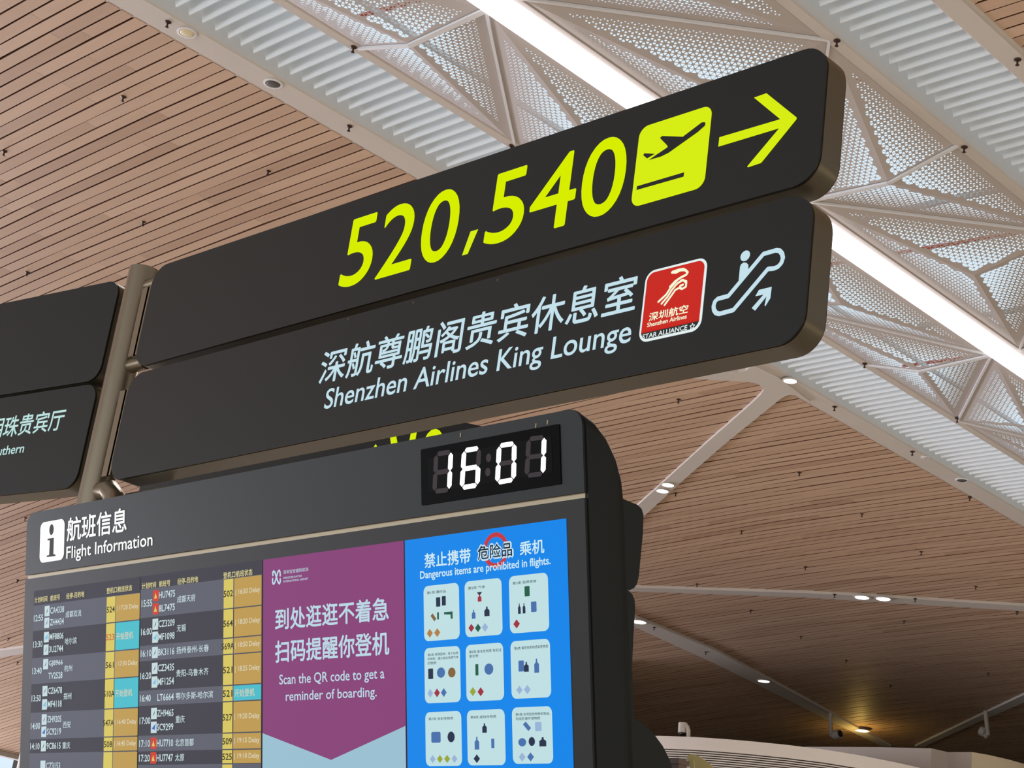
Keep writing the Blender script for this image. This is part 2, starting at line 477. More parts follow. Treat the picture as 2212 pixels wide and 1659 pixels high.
def nodeY(j): return YA + j * MOD
for j in range(-12, 16, 2):
    for sg in (-1, 1):
        fx = XC + sg * .2225 * HC
        A0 = (fx, nodeY(j), HC); B_ = (fx, nodeY(j + 1), HC); A1 = (fx, nodeY(j + 2), HC)
        D0 = (XC + sg * .134 * HC, nodeY(j), DZ); D1 = (XC + sg * .134 * HC, nodeY(j + 2), DZ)
        C0 = (XC + sg * .021 * HC, nodeY(j), CZ); C1 = (XC + sg * .021 * HC, nodeY(j + 2), CZ)
        E_ = (XC + sg * .098 * HC, nodeY(j + 1), EZ)
        for big, pa, pb in ((D0, A0, B_), (D0, B_, C0), (E_, B_, C0), (E_, C0, C1), (E_, C1, B_), (D1, B_, C1), (D1, A1, B_)):
            # orient so that the plane normal frame is consistent
            e1 = (Vector(pb) - Vector(pa)); 
            if e1.cross(Vector(big) - Vector(pa)).z > 0: pa, pb = pb, pa
            facet(big, pa, pb)
        q = project(((A0[0] + C0[0]) / 2, A0[1], HC))
        if q and -400 < q[0] < 2600 and -400 < q[1] < 1400:
            m = MB(); dn = Vector((0, 0, -.02))
            m.bar(Vector(A0) + dn, Vector(D0) + dn, .05, .03); m.build('rib', RIDGE_WHITE, sky_root)
            m = MB(); m.bar(Vector(D0) + dn, Vector(C0) + dn, .07, .03); m.build('rib', RIDGE_WHITE, sky_root)
            m = MB(); m.bar(Vector(B_) + dn, Vector(C0) + dn, .035, .03); m.build('ridge', RIDGE_WHITE, sky_root)
            m = MB(); m.bar(Vector(B_) + dn, Vector(C1) + dn, .035, .03); m.build('ridge', RIDGE_WHITE, sky_root)
# roof steel and red pipes seen through the holes
for k in range(8):
    m = MB(); y = 8.6 + k * 4.1; m.bar((XC - 3.2, y, HC + 1.8), (XC + 3.2, y + .4, HC + 1.8), .06, .08); m.build('roof_bar', STEEL, sky_root)
for k, (ya, yb) in enumerate(((10.4, 10.0), (11.6, 12.6), (15.6, 16.2), (20.2, 20.9), (24.3, 24.9))):
    m = MB(); m.tube([(XC - 3, ya, HC + .75), (XC + 3, yb, HC + .75)], .03, 8); m.build('red_pipe', RED, sky_root)

# linear lamp in the middle of the skylight
t = empty('linear_ceiling_lamp', (XC, 16, CZ - .2))
tag(t, 'long glowing white linear lamp down the middle of the perforated skylight', 'lamp')
b = MB(); b.box((XC - .016 * HC, 3, CZ - .10), (XC + .016 * HC, 46, CZ - .02)); b.build('diffuser', LAMP, t)
b = MB(); b.box((XC - .023 * HC, 3, CZ - .02), (XC + .023 * HC, 46, CZ + .12)); b.build('housing', PANEL_WHITE, t)

# beams that branch across the timber ceiling
def vault_slab(name, px, off=.07, th=.1, m=WHITE_TRIM):
    lo = [onVault(x, y, off) for x, y in px]; hi = [p + Vector((0, 0, th)) for p in lo]
    b = MB(); b.prism(lo, hi); o = b.build(name, m, tri=True)
    return structure(o)
def resample(px, n):
    L = [0]
    for a_, c_ in zip(px, px[1:]): L.append(L[-1] + math.hypot(c_[0] - a_[0], c_[1] - a_[1]))
    out = []
    for k in range(n + 1):
        d = L[-1] * k / n; i_ = 0
        while i_ < len(L) - 2 and L[i_ + 1] < d: i_ += 1
        t_ = (d - L[i_]) / max(1e-9, L[i_ + 1] - L[i_]); out.append((px[i_][0] + (px[i_ + 1][0] - px[i_][0]) * t_, px[i_][1] + (px[i_ + 1][1] - px[i_][1]) * t_))
    return out
def vault_strip(name, ea, eb, off=.07, th=.1, n=24):
    A_ = [onVault(x, y, off) for x, y in resample(ea, n)]; B2 = [onVault(x, y, off) for x, y in resample(eb, n)]; up_ = Vector((0, 0, th))
    b = MB(); vs = []; fs = []
    for p_, q_ in zip(A_, B2): vs += [p_, q_, q_ + up_, p_ + up_]
    for k in range(n):
        a_ = 4 * k; c_ = a_ + 4
        for m_ in range(4): fs.append((a_ + m_, a_ + (m_ + 1) % 4, c_ + (m_ + 1) % 4, c_ + m_))
    fs += [(0, 1, 2, 3), (4 * n + 3, 4 * n + 2, 4 * n + 1, 4 * n)]
    b.add(vs, fs); return structure(autosmooth(b.build(name, WHITE_TRIM)))
node = [(1751, 868.5), (1739.9, 862), (1730.8, 856.5), (1720, 853.8), (1707.3, 853.5), (1696.5, 855.6), (1685.6, 862), (1670, 875), (1622, 873), (1633, 862.9), (1643, 853), (1649.4, 843), (1647.6, 837.5), (1638.6, 830.3), (1627.7, 826.7), (1606, 824.3), (1570, 822.6),
        (1570, 802.5), (1593.4, 804), (1609.7, 801.4), (1620.5, 793.2), (1618.7, 787), (1600, 775), (1585, 769), (1680, 815)]
vault_slab('trim_7', node, .05, .1)
vault_strip('trim_8', [(1628, 868), (1522.9, 960), (1460, 1017), (1385, 1085), (1310, 1154)], [(1680, 866.6), (1564.5, 960), (1480, 1034), (1400, 1107), (1325, 1176)], .05)
vault_strip('trim_9', [(1580, 823), (1542.7, 821.3), (1488.5, 816.7), (1150, 788)], [(1580, 803.2), (1559, 801.4), (1400, 787), (1150, 766)], .05)
vault_strip('trim_10', [(1250, 1275), (1375, 1278), (1734, 1290.5), (1852, 1298), (2212, 1320), (2420, 1334)], [(1250, 1266), (1391, 1270), (1734, 1281), (1852, 1286.5), (2212, 1309), (2420, 1322)])
vault_strip('trim_11', [(1220, 1284), (1368, 1353), (1547.4, 1435), (1670, 1496), (1794.8, 1558.7), (1906, 1613)], [(1220, 1262), (1368, 1332), (1547.4, 1406), (1700, 1489), (1836, 1563), (1925, 1613)])
vault_strip('trim_12', [(2380, 1445), (2212, 1517.5), (2100, 1566), (1996, 1613)], [(2380, 1428), (2212, 1501), (2100, 1554), (1976, 1613)])
vault_strip('trim_13', [(-160, 1446), (0, 1421), (47, 1413), (200, 1390)], [(-160, 1431), (0, 1406), (48, 1399), (200, 1376)])
# pale cornice where the timber stops above the window wall
b = MB(); x = CEIL_L; b.box((x - .3, CY0, vault(x) - .14), (x + .05, CY1, vault(x) + .3)); structure(b.build('trim_14', WHITE_TRIM))

# ------------------------------------------------------------------ ceiling fittings
def lathe(prof, n=14):
    vs = []; fs = []
    for r, z in prof: vs += [(r * math.cos(2 * math.pi * k / n), r * math.sin(2 * math.pi * k / n), z) for k in range(n)]
    for i in range(len(prof) - 1):
        for k in range(n): fs.append((i * n + k, i * n + (k + 1) % n, (i + 1) * n + (k + 1) % n, (i + 1) * n + k))
    fs.append(tuple(range(n))); fs.append(tuple(reversed(range((len(prof) - 1) * n, len(prof) * n))))
    return vs, fs
def copy_tree(o):
    c = o.copy(); C.objects.link(c)
    for ch in o.children:
        d = ch.copy(); C.objects.link(d); d.parent = c
    return c
sp = None
def sprinkler(P, label, group):
    global sp
    if sp is None:
        sp = empty('sprinkler')
        v, f = lathe([(.048, 0), (.052, -.012), (.034, -.026), (.016, -.03)]); mesh('escutcheon', v, f, BLACK_METAL, sp)
        v, f = lathe([(.014, -.03), (.014, -.085), (.02, -.09), (.012, -.10)]); mesh('stem', v, f, BLACK_METAL, sp)
        v, f = lathe([(.027, -.10), (.03, -.106), (.012, -.11)]); mesh('deflector', v, f, BLACK_METAL, sp)
        o = sp
    else: o = copy_tree(sp)
    o.location = P; o.scale = (.8, .8, .72); tag(o, label, 'sprinkler', group)
for q, l in (((267, 208), 'sprinkler head on the planks straight below the yellowish round cap'),
             ((10, 326), 'sprinkler head on the planks at the left picture edge'),
             ((59, 587), 'sprinkler head on the planks just above the blank left sign'),
             ((580, 368), 'sprinkler head on the planks below the round ceiling speaker'),
             ((310, 478), 'sprinkler head on the planks above the top of the bronze post')):
    sprinkler(onVault(*q), l, 'sprinklers on the upper left planks')
for q, l in (((363, 47), 'bronze sprinkler head on the white beam beside the yellowish round cap'),
             ((755, 272), 'bronze sprinkler head on the white beam close above the dark sign'),
             ((1803, 878), 'bronze sprinkler head on the white beam right below the lit junction downlight'),
             ((1971, 975), 'bronze sprinkler head on the white beam beside the small pale dot'),
             ((2198, 128), 'bronze sprinkler head on the white beam at the top right corner')):
    sprinkler(onZ(*q, HC - .02), l, 'sprinklers on the white beams')
for q, l in (((764, 101), 'sprinkler head where the skylight panels meet the left frame near the top'),
             ((1105, 314), 'sprinkler head on the left skylight frame just above the yellow digits'),
             ((1808, 87), 'sprinkler head at the panel corner above the arrow end of the sign'),
             ((2083, 317), 'sprinkler head on the right skylight frame at the pale rib end'),
             ((1868, 785), 'sprinkler head on the left skylight frame just right of the lower sign'),
             ((2068, 903), 'sprinkler head on the left skylight frame near the right picture edge')):
    sprinkler(onZ(*q, HC - .03), l, 'sprinklers on the skylight frame')
for q, l in (((1466, 862), 'sprinkler head on the planks just under the lower sign, left of the beam fork'),
             ((1727, 1020), 'sprinkler head on the planks midway between the paired lights and the far speaker'),
             ((1602, 1146), 'sprinkler head alone on the planks lower right of the paired diagonal lights'),
             ((1460, 1064), 'sprinkler head close beside the two lights on the diagonal beam'),
             ((1862, 1109), 'sprinkler head on the planks midway down the brown ceiling field'),
             ((2095, 1073), 'sprinkler head on the planks just below the long white beam at right'),
             ((1740, 1224), 'sprinkler head on the planks above left of the flat strip lights'),
             ((1990, 1191), 'sprinkler head on the planks above right of the flat strip lights'),
             ((1506, 1261), 'sprinkler head just above the left part of the flat white strip'),
             ((2108, 1266), 'sprinkler head just above the right part of the flat white strip'),
             ((1622, 1318), 'sprinkler head just below the left part of the flat white strip'),
             ((1953, 1340), 'sprinkler head below the right hand light of the flat white strip'),
             ((1730, 1374), 'sprinkler head on the planks between the flat strip and the sloping strip light'),
             ((1828, 1426), 'sprinkler head on the planks upper right of the sloping strip light'),
             ((1924, 1480), 'lowest sprinkler head on the planks above the amber pool'),
             ((2197, 1321), 'sprinkler head touching the flat strip at the right picture edge'),
             ((2135, 1453), 'sprinkler head on the planks above the right hand hanging camera'),
             ((18, 1379), 'sprinkler head left of the cabinet just above the narrow white strip'),
             ((38, 1430), 'sprinkler head left of the cabinet just below the narrow white strip'),
             ((38, 1253), 'sprinkler head left of the cabinet beside its champagne groove'),
             ((55, 1118), 'sprinkler head touching the rounded top left corner of the cabinet')):
    sprinkler(onVault(*q), l, 'sprinklers on the brown planks')
for q, l in (((1803, 1284), 'sprinkler head under the flat white strip left of its two lights'), ((1977, 1293), 'sprinkler head under the flat white strip right of its two lights'),
             ((1413, 1355), 'first sprinkler head under the sloping strip beside the cabinet'), ((1525, 1408), 'second sprinkler head along the sloping strip from the cabinet')):
    sprinkler(onVault(*q, .07), l, 'sprinklers on the narrow strips')

def downlight(P, label, lit=True, r=.105, name='downlight', tint=None):
    t = empty(name, P); tag(t, label, 'light' if lit else 'speaker')
    v, f = lathe([(r * 1.25, 0), (r * 1.25, -.012), (r, -.016), (r * .96, -.004)], 24); o = mesh('trim_ring', v, f, WHITE_TRIM if lit else RIDGE_WHITE, t)
    if lit:
        v, f = lathe([(r * .96, -.006), (r * .9, -.014)], 24); mesh('led_disc', v, f, tint or LED, t)
    else:
        v, f = lathe([(r * .96, -.006), (r * .7, -.02), (r * .3, -.026)], 24); mesh('grille', v, f, tint or mat('grille_grey', (84, 78, 74), .6), t)
    return t
downlight(onZ(1707, 822, HC - .055), 'lit downlight on the white beam junction below the lower sign', r=.11)
downlight(onVault(1443, 1047, .055), 'upper of two lit downlights on the diagonal white beam', r=.12)
downlight(onVault(1431, 1060, .055), 'lower of two lit downlights on the diagonal white beam', r=.12)
downlight(onVault(1862, 1290, .075), 'left of two lit downlights on the long flat white strip', r=.165)
downlight(onVault(1908, 1293, .075), 'right of two lit downlights on the long flat white strip', r=.165)
downlight(onVault(1380, 1343, .075), 'lit downlight on the sloping strip right against the dark cabinet', r=.19)
downlight(onVault(1650, 1471, .075), 'lit downlight halfway down the sloping white strip', r=.165)
wl = downlight(onVault(1862, 1578, .075), 'lowest lit downlight, in a warm amber pool over the shop', r=.2)
l = bpy.data.lights.new('amber_glow', 'POINT'); l.energy = 24; l.color = (1.0, .66, .16); l.shadow_soft_size = .1
lo = bpy.data.objects.new('amber_glow', l); C.objects.link(lo); lo.parent = wl; lo.location = (.1, -.2, -.55)
downlight(onZ(404, 70, HC - .022), 'yellowish recessed round cap in the white beam near the top', False, .1, 'recessed_cap', mat('cap_yellow', (226, 214, 176), .5))
downlight(onZ(590, 180, HC - .022), 'round grey ceiling speaker in a white ring on the beam', False, .1, 'ceiling_speaker')
downlight(onZ(2078, 1037, HC - .022), 'small round ceiling speaker far along the white beam', False, .1, 'ceiling_speaker')
downlight(onZ(1998, 988, HC - .022), 'tiny pale round cap on the white beam far right', False, .06, 'recessed_cap', mat('cap_pale', (205, 192, 182), .5))

# ------------------------------------------------------------------ overhead signs
YS = 3.6
SP = Plane((0, YS, 0), (1, 0, 0), (0, 0, 1), (0, -1, 0))
SIGN_D = .098
def sign_box(name, pl, x0, x1, z0, z1, r, label, depth=SIGN_D, group=None):
    t = empty(name, pl.p((x0 + x1) / 2, z0, -depth / 2)); tag(t, label, 'sign', group)
    slab('housing', pl, rrect(x0, x1, z0, z1, r, 8), -depth, -.012, SIGN_SIDE, t)
    slab('gasket', pl, rrect(x0 + .005, x1 - .005, z0 + .005, z1 - .005, r - .005, 8), -.013, -.006, SEAM, t)
    slab('face_panel', pl, rrect(x0, x1, z0, z1, r, 8), -.006, 0, SIGN_FACE, t)
    slab('back_panel', pl, rrect(x0 + .004, x1 - .004, z0 + .004, z1 - .004, r, 8), -depth - .008, -depth, SEAM, t)
    return t
up = sign_box('direction_sign', SP, -5.968, -2.665, 2.352, 2.798, .085, 'upper dark overhead sign reading 520,540 with yellow plane icon and arrow')
dn = sign_box('direction_sign', SP, -5.972, -2.672, 1.871, 2.322, .085, 'lower dark overhead sign for the airline lounge with red badge and escalator')
# yellow digits
ZD = (680, 180, 2.989)
digs = [('5', [(150, 1325), (192, 1118), (232, 888), (415, 832), (405, 890), (380, 1090), (175, 1327)]),
        ('2', [(470, 885), (590, 770), (662, 850), (388, 1262), (615, 1205), (620, 1150)]),
        ('0', [(686, 1010), (880, 678), (945, 790), (745, 1165)]),
        (',', [(1000, 960), (1057, 945), (998, 1100), (952, 1112)]),
        ('5', [(1090, 1060), (1125, 838), (1165, 595), (1378, 530), (1350, 850), (1095, 995)]),
        ('4', [(1380, 880), (1590, 460), (1672, 435), (1683, 738), (1610, 920), (1547, 937)]),
        ('0', [(1722, 690), (1930, 342), (2018, 500), (1810, 867)])]
DIG = {}
base_z = None
for ch, pts in digs:
    x0, x1, z0, z1 = SP.box(zp(*ZD, pts))
    p = Print(SP)
    if ch == ',':
        w_ = (x1 - x0); p.poly([(x0, z0), (x0 + w_ * .45, z0), (x1, z1), (x0 + w_ * .4, z1)], .0015)
        p.build('comma', YEL, up)
    else:
        p.text(ch, (x0, x1, z0, z1), .0015, .011, 8)
        p.build('digit', YEL, up)
# plane icon and arrow
ZI = (1340, 80, 4.148)
ib = SP.box(zp(*ZI, [(140, 1150), (800, 900), (500, 712), (430, 1438)]))
p = Print(SP); p.poly(rrect(ib[0], ib[1], ib[2], ib[3], .035, 8), .0015); icon = p.build('departure_icon', YEL, up)
p = Print(SP)
p.pxpoly(zp(*ZI, [(735, 768), (760, 766), (770, 775), (762, 800), (700, 855), (440, 1040), (370, 1075), (258, 1107), (340, 1050), (430, 990), (425, 975), (360, 908), (380, 890), (565, 897)]), .003)
p.pxpoly(zp(*ZI, [(210, 1062), (220, 1045), (315, 1050), (245, 1092)]), .003)
p.pxpoly(zp(*ZI, [(155, 1340), (578, 1215), (572, 1255), (150, 1375)]), .003)
p.build('plane_pictogram', SIGN_FACE, up)
p = Print(SP); p.pxpoly(zp(*ZI, [(890, 900), (1435, 738), (1200, 545), (1312, 505), (1582, 722), (1582, 738), (1265, 1130), (1145, 1170), (1140, 1160), (1425, 820), (880, 985)]), .0015); p.build('arrow', YEL, up)
# lounge lettering
ZL = (660, 540, 2.989)
p = Print(SP)
p.text('深航尊鹏阁贵宾休息室', SP.box(zp(*ZL, [(100, 760), (88, 862), (2150, 170), (2125, 395), (175, 850), (480, 750), (2050, 168)])), .0015, .012, 4)
p.build('lettering', ICE, dn)
p = Print(SP)
p.text('Shenzhen Airlines King Lounge', SP.box(zp(*ZL, [(120, 1020), (2103, 560), (1450, 780), (1605, 578), (170, 893), (1945, 675)])), .0015, .008, 5)
p.build('lettering', ICE, dn)
# escalator pictogram
ZE = (1340, 500, 4.148)
def hz(z, pts): return [SP.hit(*q) for q in zp(*z, pts)]
p = Print(SP)
loop = [(1285, 203), (1400, 170), (1430, 175), (1452, 200), (1460, 240), (1445, 285), (1415, 318), (1380, 333), (1325, 338), (1015, 706), (890, 740), (860, 732), (842, 705), (838, 670), (850, 630), (875, 605), (970, 580)]
p.stroke(hz(ZE, loop), .0142, .0015, True)
c = SP.hit(*zp(*ZE, [(1122, 220)])[0]); p.disc(c[0], c[1], .0168, .0165, .0015, 24)
p.pxpoly(zp(*ZE, [(1062, 455), (1075, 320), (1085, 295), (1108, 280), (1132, 282), (1150, 300), (1150, 350)]), .0015)
p.pxpoly(zp(*ZE, [(1180, 688), (1285, 568), (1212, 582), (1245, 525), (1360, 497), (1347, 600), (1302, 672), (1295, 665), (1312, 585), (1210, 712)]), .0015)
p.build('escalator_pictogram', ICE, dn)
# airline badge
bb = SP.box(zp(*ZE, [(200, 680), (760, 520), (500, 298), (440, 945)]))
bt = Print(SP); bt.poly(rrect(*bb, .034, 8), .0015); badge = bt.build('badge', glow('badge_white', (228, 240, 240)), dn)
bx = (bb[0] + .008, bb[1] - .008, bb[2] + .008, bb[3] - .008)
zl = SP.hit(*zp(*ZE, [(450, 862)])[0])[1]
r8 = rrect(bx[0], bx[1], bx[2], bx[3], .027, 8)
def badge_part(name, p, m):
    o = p.build(name, m, dn); o.parent = badge; o.matrix_parent_inverse = Matrix(); return o
p = Print(SP); p.poly([q for q in r8 if q[1] > zl] + [(bx[0], zl), (bx[1], zl)][::1], .003); badge_part('red_field', p, glow('badge_red', (200, 38, 28)))
p = Print(SP); p.poly([q for q in r8 if q[1] < zl] + [(bx[1], zl), (bx[0], zl)], .003); badge_part('black_band', p, SEAM)
CRM = glow('badge_cream', (244, 248, 214))
p = Print(SP)
for path, wd in (([(472, 372), (510, 372), (548, 352), (590, 350), (612, 372), (600, 392), (550, 418), (500, 452), (455, 500)], .008),
                 ([(478, 368), (540, 348), (575, 343)], .009), ([(520, 440), (462, 505), (420, 570), (350, 635)], .0075),
                 ([(600, 452), (560, 440), (510, 480), (470, 530), (432, 590), (378, 652)], .007),
                 ([(545, 505), (500, 530), (462, 585), (405, 664)], .007),
                 ([(520, 470), (570, 440), (600, 462), (596, 500), (562, 520), (540, 512), (545, 492), (570, 482)], .007)):
    p.stroke(hz(ZE, path), wd, .0045)
badge_part('bird_emblem', p, CRM)
p = Print(SP)
p.text('深圳航空', SP.box(zp(*ZE, [(262, 800), (290, 730), (620, 662), (610, 735)])), .0045, .02, 3)
badge_part('lettering', p, CRM); p = Print(SP)
p.text('Shenzhen Airlines', SP.box(zp(*ZE, [(248, 855), (260, 822), (605, 757), (600, 785)])), .0045, .02, 3)
badge_part('lettering', p, CRM)
p = Print(SP)
p.text('STAR ALLIANCE', SP.box(zp(*ZE, [(205, 965), (212, 928), (610, 850), (605, 885)])), .0045, .015, 3)
badge_part('lettering', p, glow('badge_text', (225, 240, 240))); p = Print(SP)
c = SP.hit(*zp(*ZE, [(653, 855)])[0])
star = [(c[0] + (.009 if k % 2 == 0 else .0045) * math.sin(k * math.pi / 5), c[1] + (.009 if k % 2 == 0 else .0045) * math.cos(k * math.pi / 5)) for k in range(10)]
p.stroke(star, .0025, .0045, True)
badge_part('star', p, glow('badge_text', (225, 240, 240)))
# three small screw dents along the top of the lower sign
for q in ((278, 447), (698, 342), (1243, 195)):
    u, v = SP.hit(*zp(*ZL, [q])[0]); s = MB(); s.tube([SP.p(u, v, 0), SP.p(u, v, .004)], [.006, .003], 10); s.build('screw', SIGN_SIDE, dn)

# post between the signs
PX, PY = -6.135, 3.655
t = empty('sign_post', (PX, PY, FLOOR)); tag(t, 'round brushed bronze post between the left and right overhead signs', 'post')
b = MB(); b.tube([(PX, PY, FLOOR), (PX, PY, 2.845)], .065, 28); autosmooth(b.build('pole', POLE, t))
b = MB(); b.tube([(PX, PY, FLOOR), (PX, PY, FLOOR + .02)], .083, 24); autosmooth(b.build('base_plate', POLE, t))
for z0, z1 in ((2.415, 2.72), (1.90, 2.265)):
    b = MB(); b.box((-6.035, PY - .05, z0), (-5.985, PY - .042, z1)); b.box((-5.998, PY - .05, z0), (-5.974, PY + .02, z1)); b.build('flange', POLE, t)
for z in (2.76, 2.40):
    b = MB(); b.tube([(PX, PY, z), (-5.97, PY, z)], .03, 14); autosmooth(b.build('arm', POLE, t))
b = MB(); b.tube([(PX, PY, 1.86), (-6.03, PY, 1.855), (-5.985, PY, 1.82), (-5.975, PY, 1.75), (-5.975, PY, 1.60)], .045, 18); autosmooth(b.build('arm', POLE, t))
b = MB(); b.box((-6.07, 3.712, 1.78), (-5.74, 3.74, 1.86)); b.build('bracket', SIGN_SIDE, t)

# signs left of the post, turned a little
a = math.radians(7.95)
LP = Plane((-6.215, 3.62, 0), (math.cos(a), math.sin(a), 0), (0, 0, 1), (math.sin(a), -math.cos(a), 0))
def lbox(pts): return LP.box(pts)
Z7 = (0, 560, 2.9625)
lu = lbox(zp(*Z7, [(0, 310), (760, 150), (745, 250), (655, 640), (400, 800)]))
ll = lbox(zp(*Z7, [(0, 903), (606, 840), (555, 1150), (505, 1330), (300, 1473)]))
LUT = LP.hit(*zp(*Z7, [(360, 213)])[0])[1]; LUB = LP.hit(*zp(*Z7, [(300, 823)])[0])[1]
LLT = LP.hit(*zp(*Z7, [(300, 843)])[0])[1]; LLB = LP.hit(*zp(*Z7, [(210, 1488)])[0])[1]
LR = LP.hit(*zp(*Z7, [(700, 450)])[0])[0]; LR2 = LP.hit(*zp(*Z7, [(555, 1120)])[0])[0]
ls1 = sign_box('direction_sign', LP, LR - 2.6, LR, LUB, LUT, .07, 'blank upper dark sign left of the bronze post', .1)
ls2 = sign_box('direction_sign', LP, LR2 - 2.6, LR2, LLB, LLT, .07, 'lower dark sign left of the bronze post with partly cut lounge lettering', .1)
p = Print(LP)
r4 = LP.box(zp(*Z7, [(120, 1145), (20, 1140), (415, 958), (370, 1100), (330, 1000), (130, 1143), (40, 1020)]))
chw = (LP.hit(*zp(*Z7, [(412, 1030)])[0])[0] - LP.hit(*zp(*Z7, [(30, 1080)])[0])[0]) / 4
xr_ = LP.hit(*zp(*Z7, [(412, 1030)])[0])[0]
zt = LP.hit(*zp(*Z7, [(380, 960)])[0])[1]; zb = LP.hit(*zp(*Z7, [(310, 1105)])[0])[1]
p.text('明珠贵宾厅', (xr_ - chw * 5, xr_, zb, zt), .0015, .012, 4); p.build('lettering', ICE2, ls2)
p = Print(LP)
xa = LP.hit(*zp(*Z7, [(15, 1225)])[0])[0]; xb = LP.hit(*zp(*Z7, [(157, 1210)])[0])[0]
zt = LP.hit(*zp(*Z7, [(70, 1190)])[0])[1]; zb = LP.hit(*zp(*Z7, [(150, 1238)])[0])[1]
wch = (xb - xa) / 5.05
p.text('Southern', (xb - wch * 8.3, xb, zb, zt), .0015, .01, 4); p.build('lettering', ICE2, ls2)
b = MB(); b.tube([LP.p(LR + .012, LUT - .07, -.05), (PX, PY, LUT - .09)], .025, 12); keep(autosmooth(b.build('arm', POLE)), t)
b = MB(); b.tube([LP.p(LR2 + .012, LLT - .07, -.05), (PX, PY, LLT - .08)], .025, 12); keep(autosmooth(b.build('arm', POLE)), t)
for z0, z1 in ((LUB + .05, LUT - .1), (LLB + .06, LLT - .07)):
    b = MB(); b.box((PX - .1, PY - .012, z0), (PX - .04, PY - .004, z1)); keep(b.build('flange', POLE), t)

# dark sign further back, seen in the gap, with the tops of yellow-green characters
BY = 4.55
BP = Plane((0, BY, 0), (1, 0, 0), (0, 0, 1), (0, -1, 0))
Z8 = (700, 860, 3.072)
bz1 = BP.hit(1000, 905)[1] + .04
bxr = BP.hit(1012, 917)[0]
bxl = BP.hit(300, 1062)[0]
bs = empty('direction_sign', BP.p((bxl + bxr) / 2, bz1 - .62, -.05)); tag(bs, 'dark sign in the gap behind, showing only tops of yellow characters', 'sign')
lp_ = [(bxl, bz1 - .62), (bxr + .3, bz1 - .62), (bxr + .12, BP.hit(1034, 928)[1]), (bxr - .05, BP.hit(998, 910)[1] + .0), (bxr - .14, bz1), (bxl, bz1)]
slab('housing', BP, lp_, -.06, 0, mat('rear_sign_dark', (24, 32, 36), .45), bs, False)
p = Print(BP); p.pxpoly(zp(*Z8, [(330, 328), (345, 306), (357, 326), (352, 345), (328, 345)]), .002); p.build('character_top', YEL, bs)
p = Print(BP); p.pxpoly(zp(*Z8, [(438, 246), (478, 236), (490, 302), (494, 325), (450, 332)]), .002); p.build('character_top', YEL, bs)
p = Print(BP); p.pxpoly(zp(*Z8, [(580, 222), (620, 212), (608, 280), (600, 305), (560, 310), (570, 275)]), .002); p.build('character_top', YEL, bs)
p = Print(BP); p.pxpoly(zp(*Z8, [(668, 275), (690, 236), (715, 212), (745, 205), (768, 215), (785, 240), (790, 270), (760, 262), (715, 262), (700, 280)]), .002); p.build('character_top', YEL, bs)
b = MB(); b.tube([(bxl + .3, BY + .06, FLOOR), (bxl + .3, BY + .06, bz1 - .5)], .06, 20); autosmooth(b.build('pole', POLE, bs))
# ------------------------------------------------------------------ flight information cabinet (leans forward)
TILT = .221865559
KD = 3.62
ct, st_ = math.cos(TILT), math.sin(TILT)
KP = Plane((0, KD * ct, KD * st_), (1, 0, 0), (0, -st_, ct), (0, -ct, -st_))
KX0, KX1 = -1.672 * KD, -.8835 * KD
KT = .2462 * KD
vfl = (FLOOR - KD * st_) / ct + .03      # v of the floor along the face
kio = empty('flight_information_cabinet', ((KX0 + KX1) / 2, KD * ct - vfl * st_ + .1, FLOOR))
tag(kio, 'tall dark cabinet with flight tables, purple and blue screens and a clock', 'display cabinet')
# body lofted over its depth; the back of the top is rounded off
sil = [(1268, 889), (1290, 900), (1312, 928), (1330, 965), (1341, 1005), (1345, 1045), (1346, 1080)]
stn = []
for q in sil:
    P = onX(q[0], q[1], KX1) - KP.O; stn.append((-P.dot(KP.N), P.dot(KP.V)))
stn = [(.012, KT - .004)] + [s_ for s_ in stn if s_[0] > .02]
b = MB(); rings = []
for wd, tv in stn:
    rings.append([KP.p(u, v, -wd) for u, v in rrect(KX0, KX1, vfl, tv, (0, 0, .05, .05), 6)])
n = len(rings[0])
vs = [v for r in rings for v in r]; fs = [tuple(range(n)), tuple(reversed(range((len(rings) - 1) * n, len(rings) * n)))]
for i in range(len(rings) - 1):
    for k in range(n): fs.append((i * n + k, (i + 1) * n + k, (i + 1) * n + (k + 1) % n, i * n + (k + 1) % n))
b.add(vs, fs); body = autosmooth(b.build('body', KIOSK_SIDE, kio, tri=True))
GV0, GV1 = KP.hit(600, 1172)[1], KP.hit(600, 1163.5)[1]       # champagne groove
Z9 = (0, 1080, 2.8645)
slab('header_panel', KP, rrect(KX0, KX1 - .004, GV1 + .003, KT, (0, 0, .05, .05), 8), -.012, 0, KIOSK_FACE, kio)
slab('groove_strip', KP, rrect(KX0 + .004, KX1 - .01, GV0 - .003, GV1 + .004, 0), -.012, -.009, GOLD, kio, False)
slab('screen_frame', KP, rrect(KX0, KX1 - .004, vfl, GV0, 0), -.012, 0, mat('screen_frame_grey', (20, 20, 21), .45, noise=.03, spec=.3), kio, False)
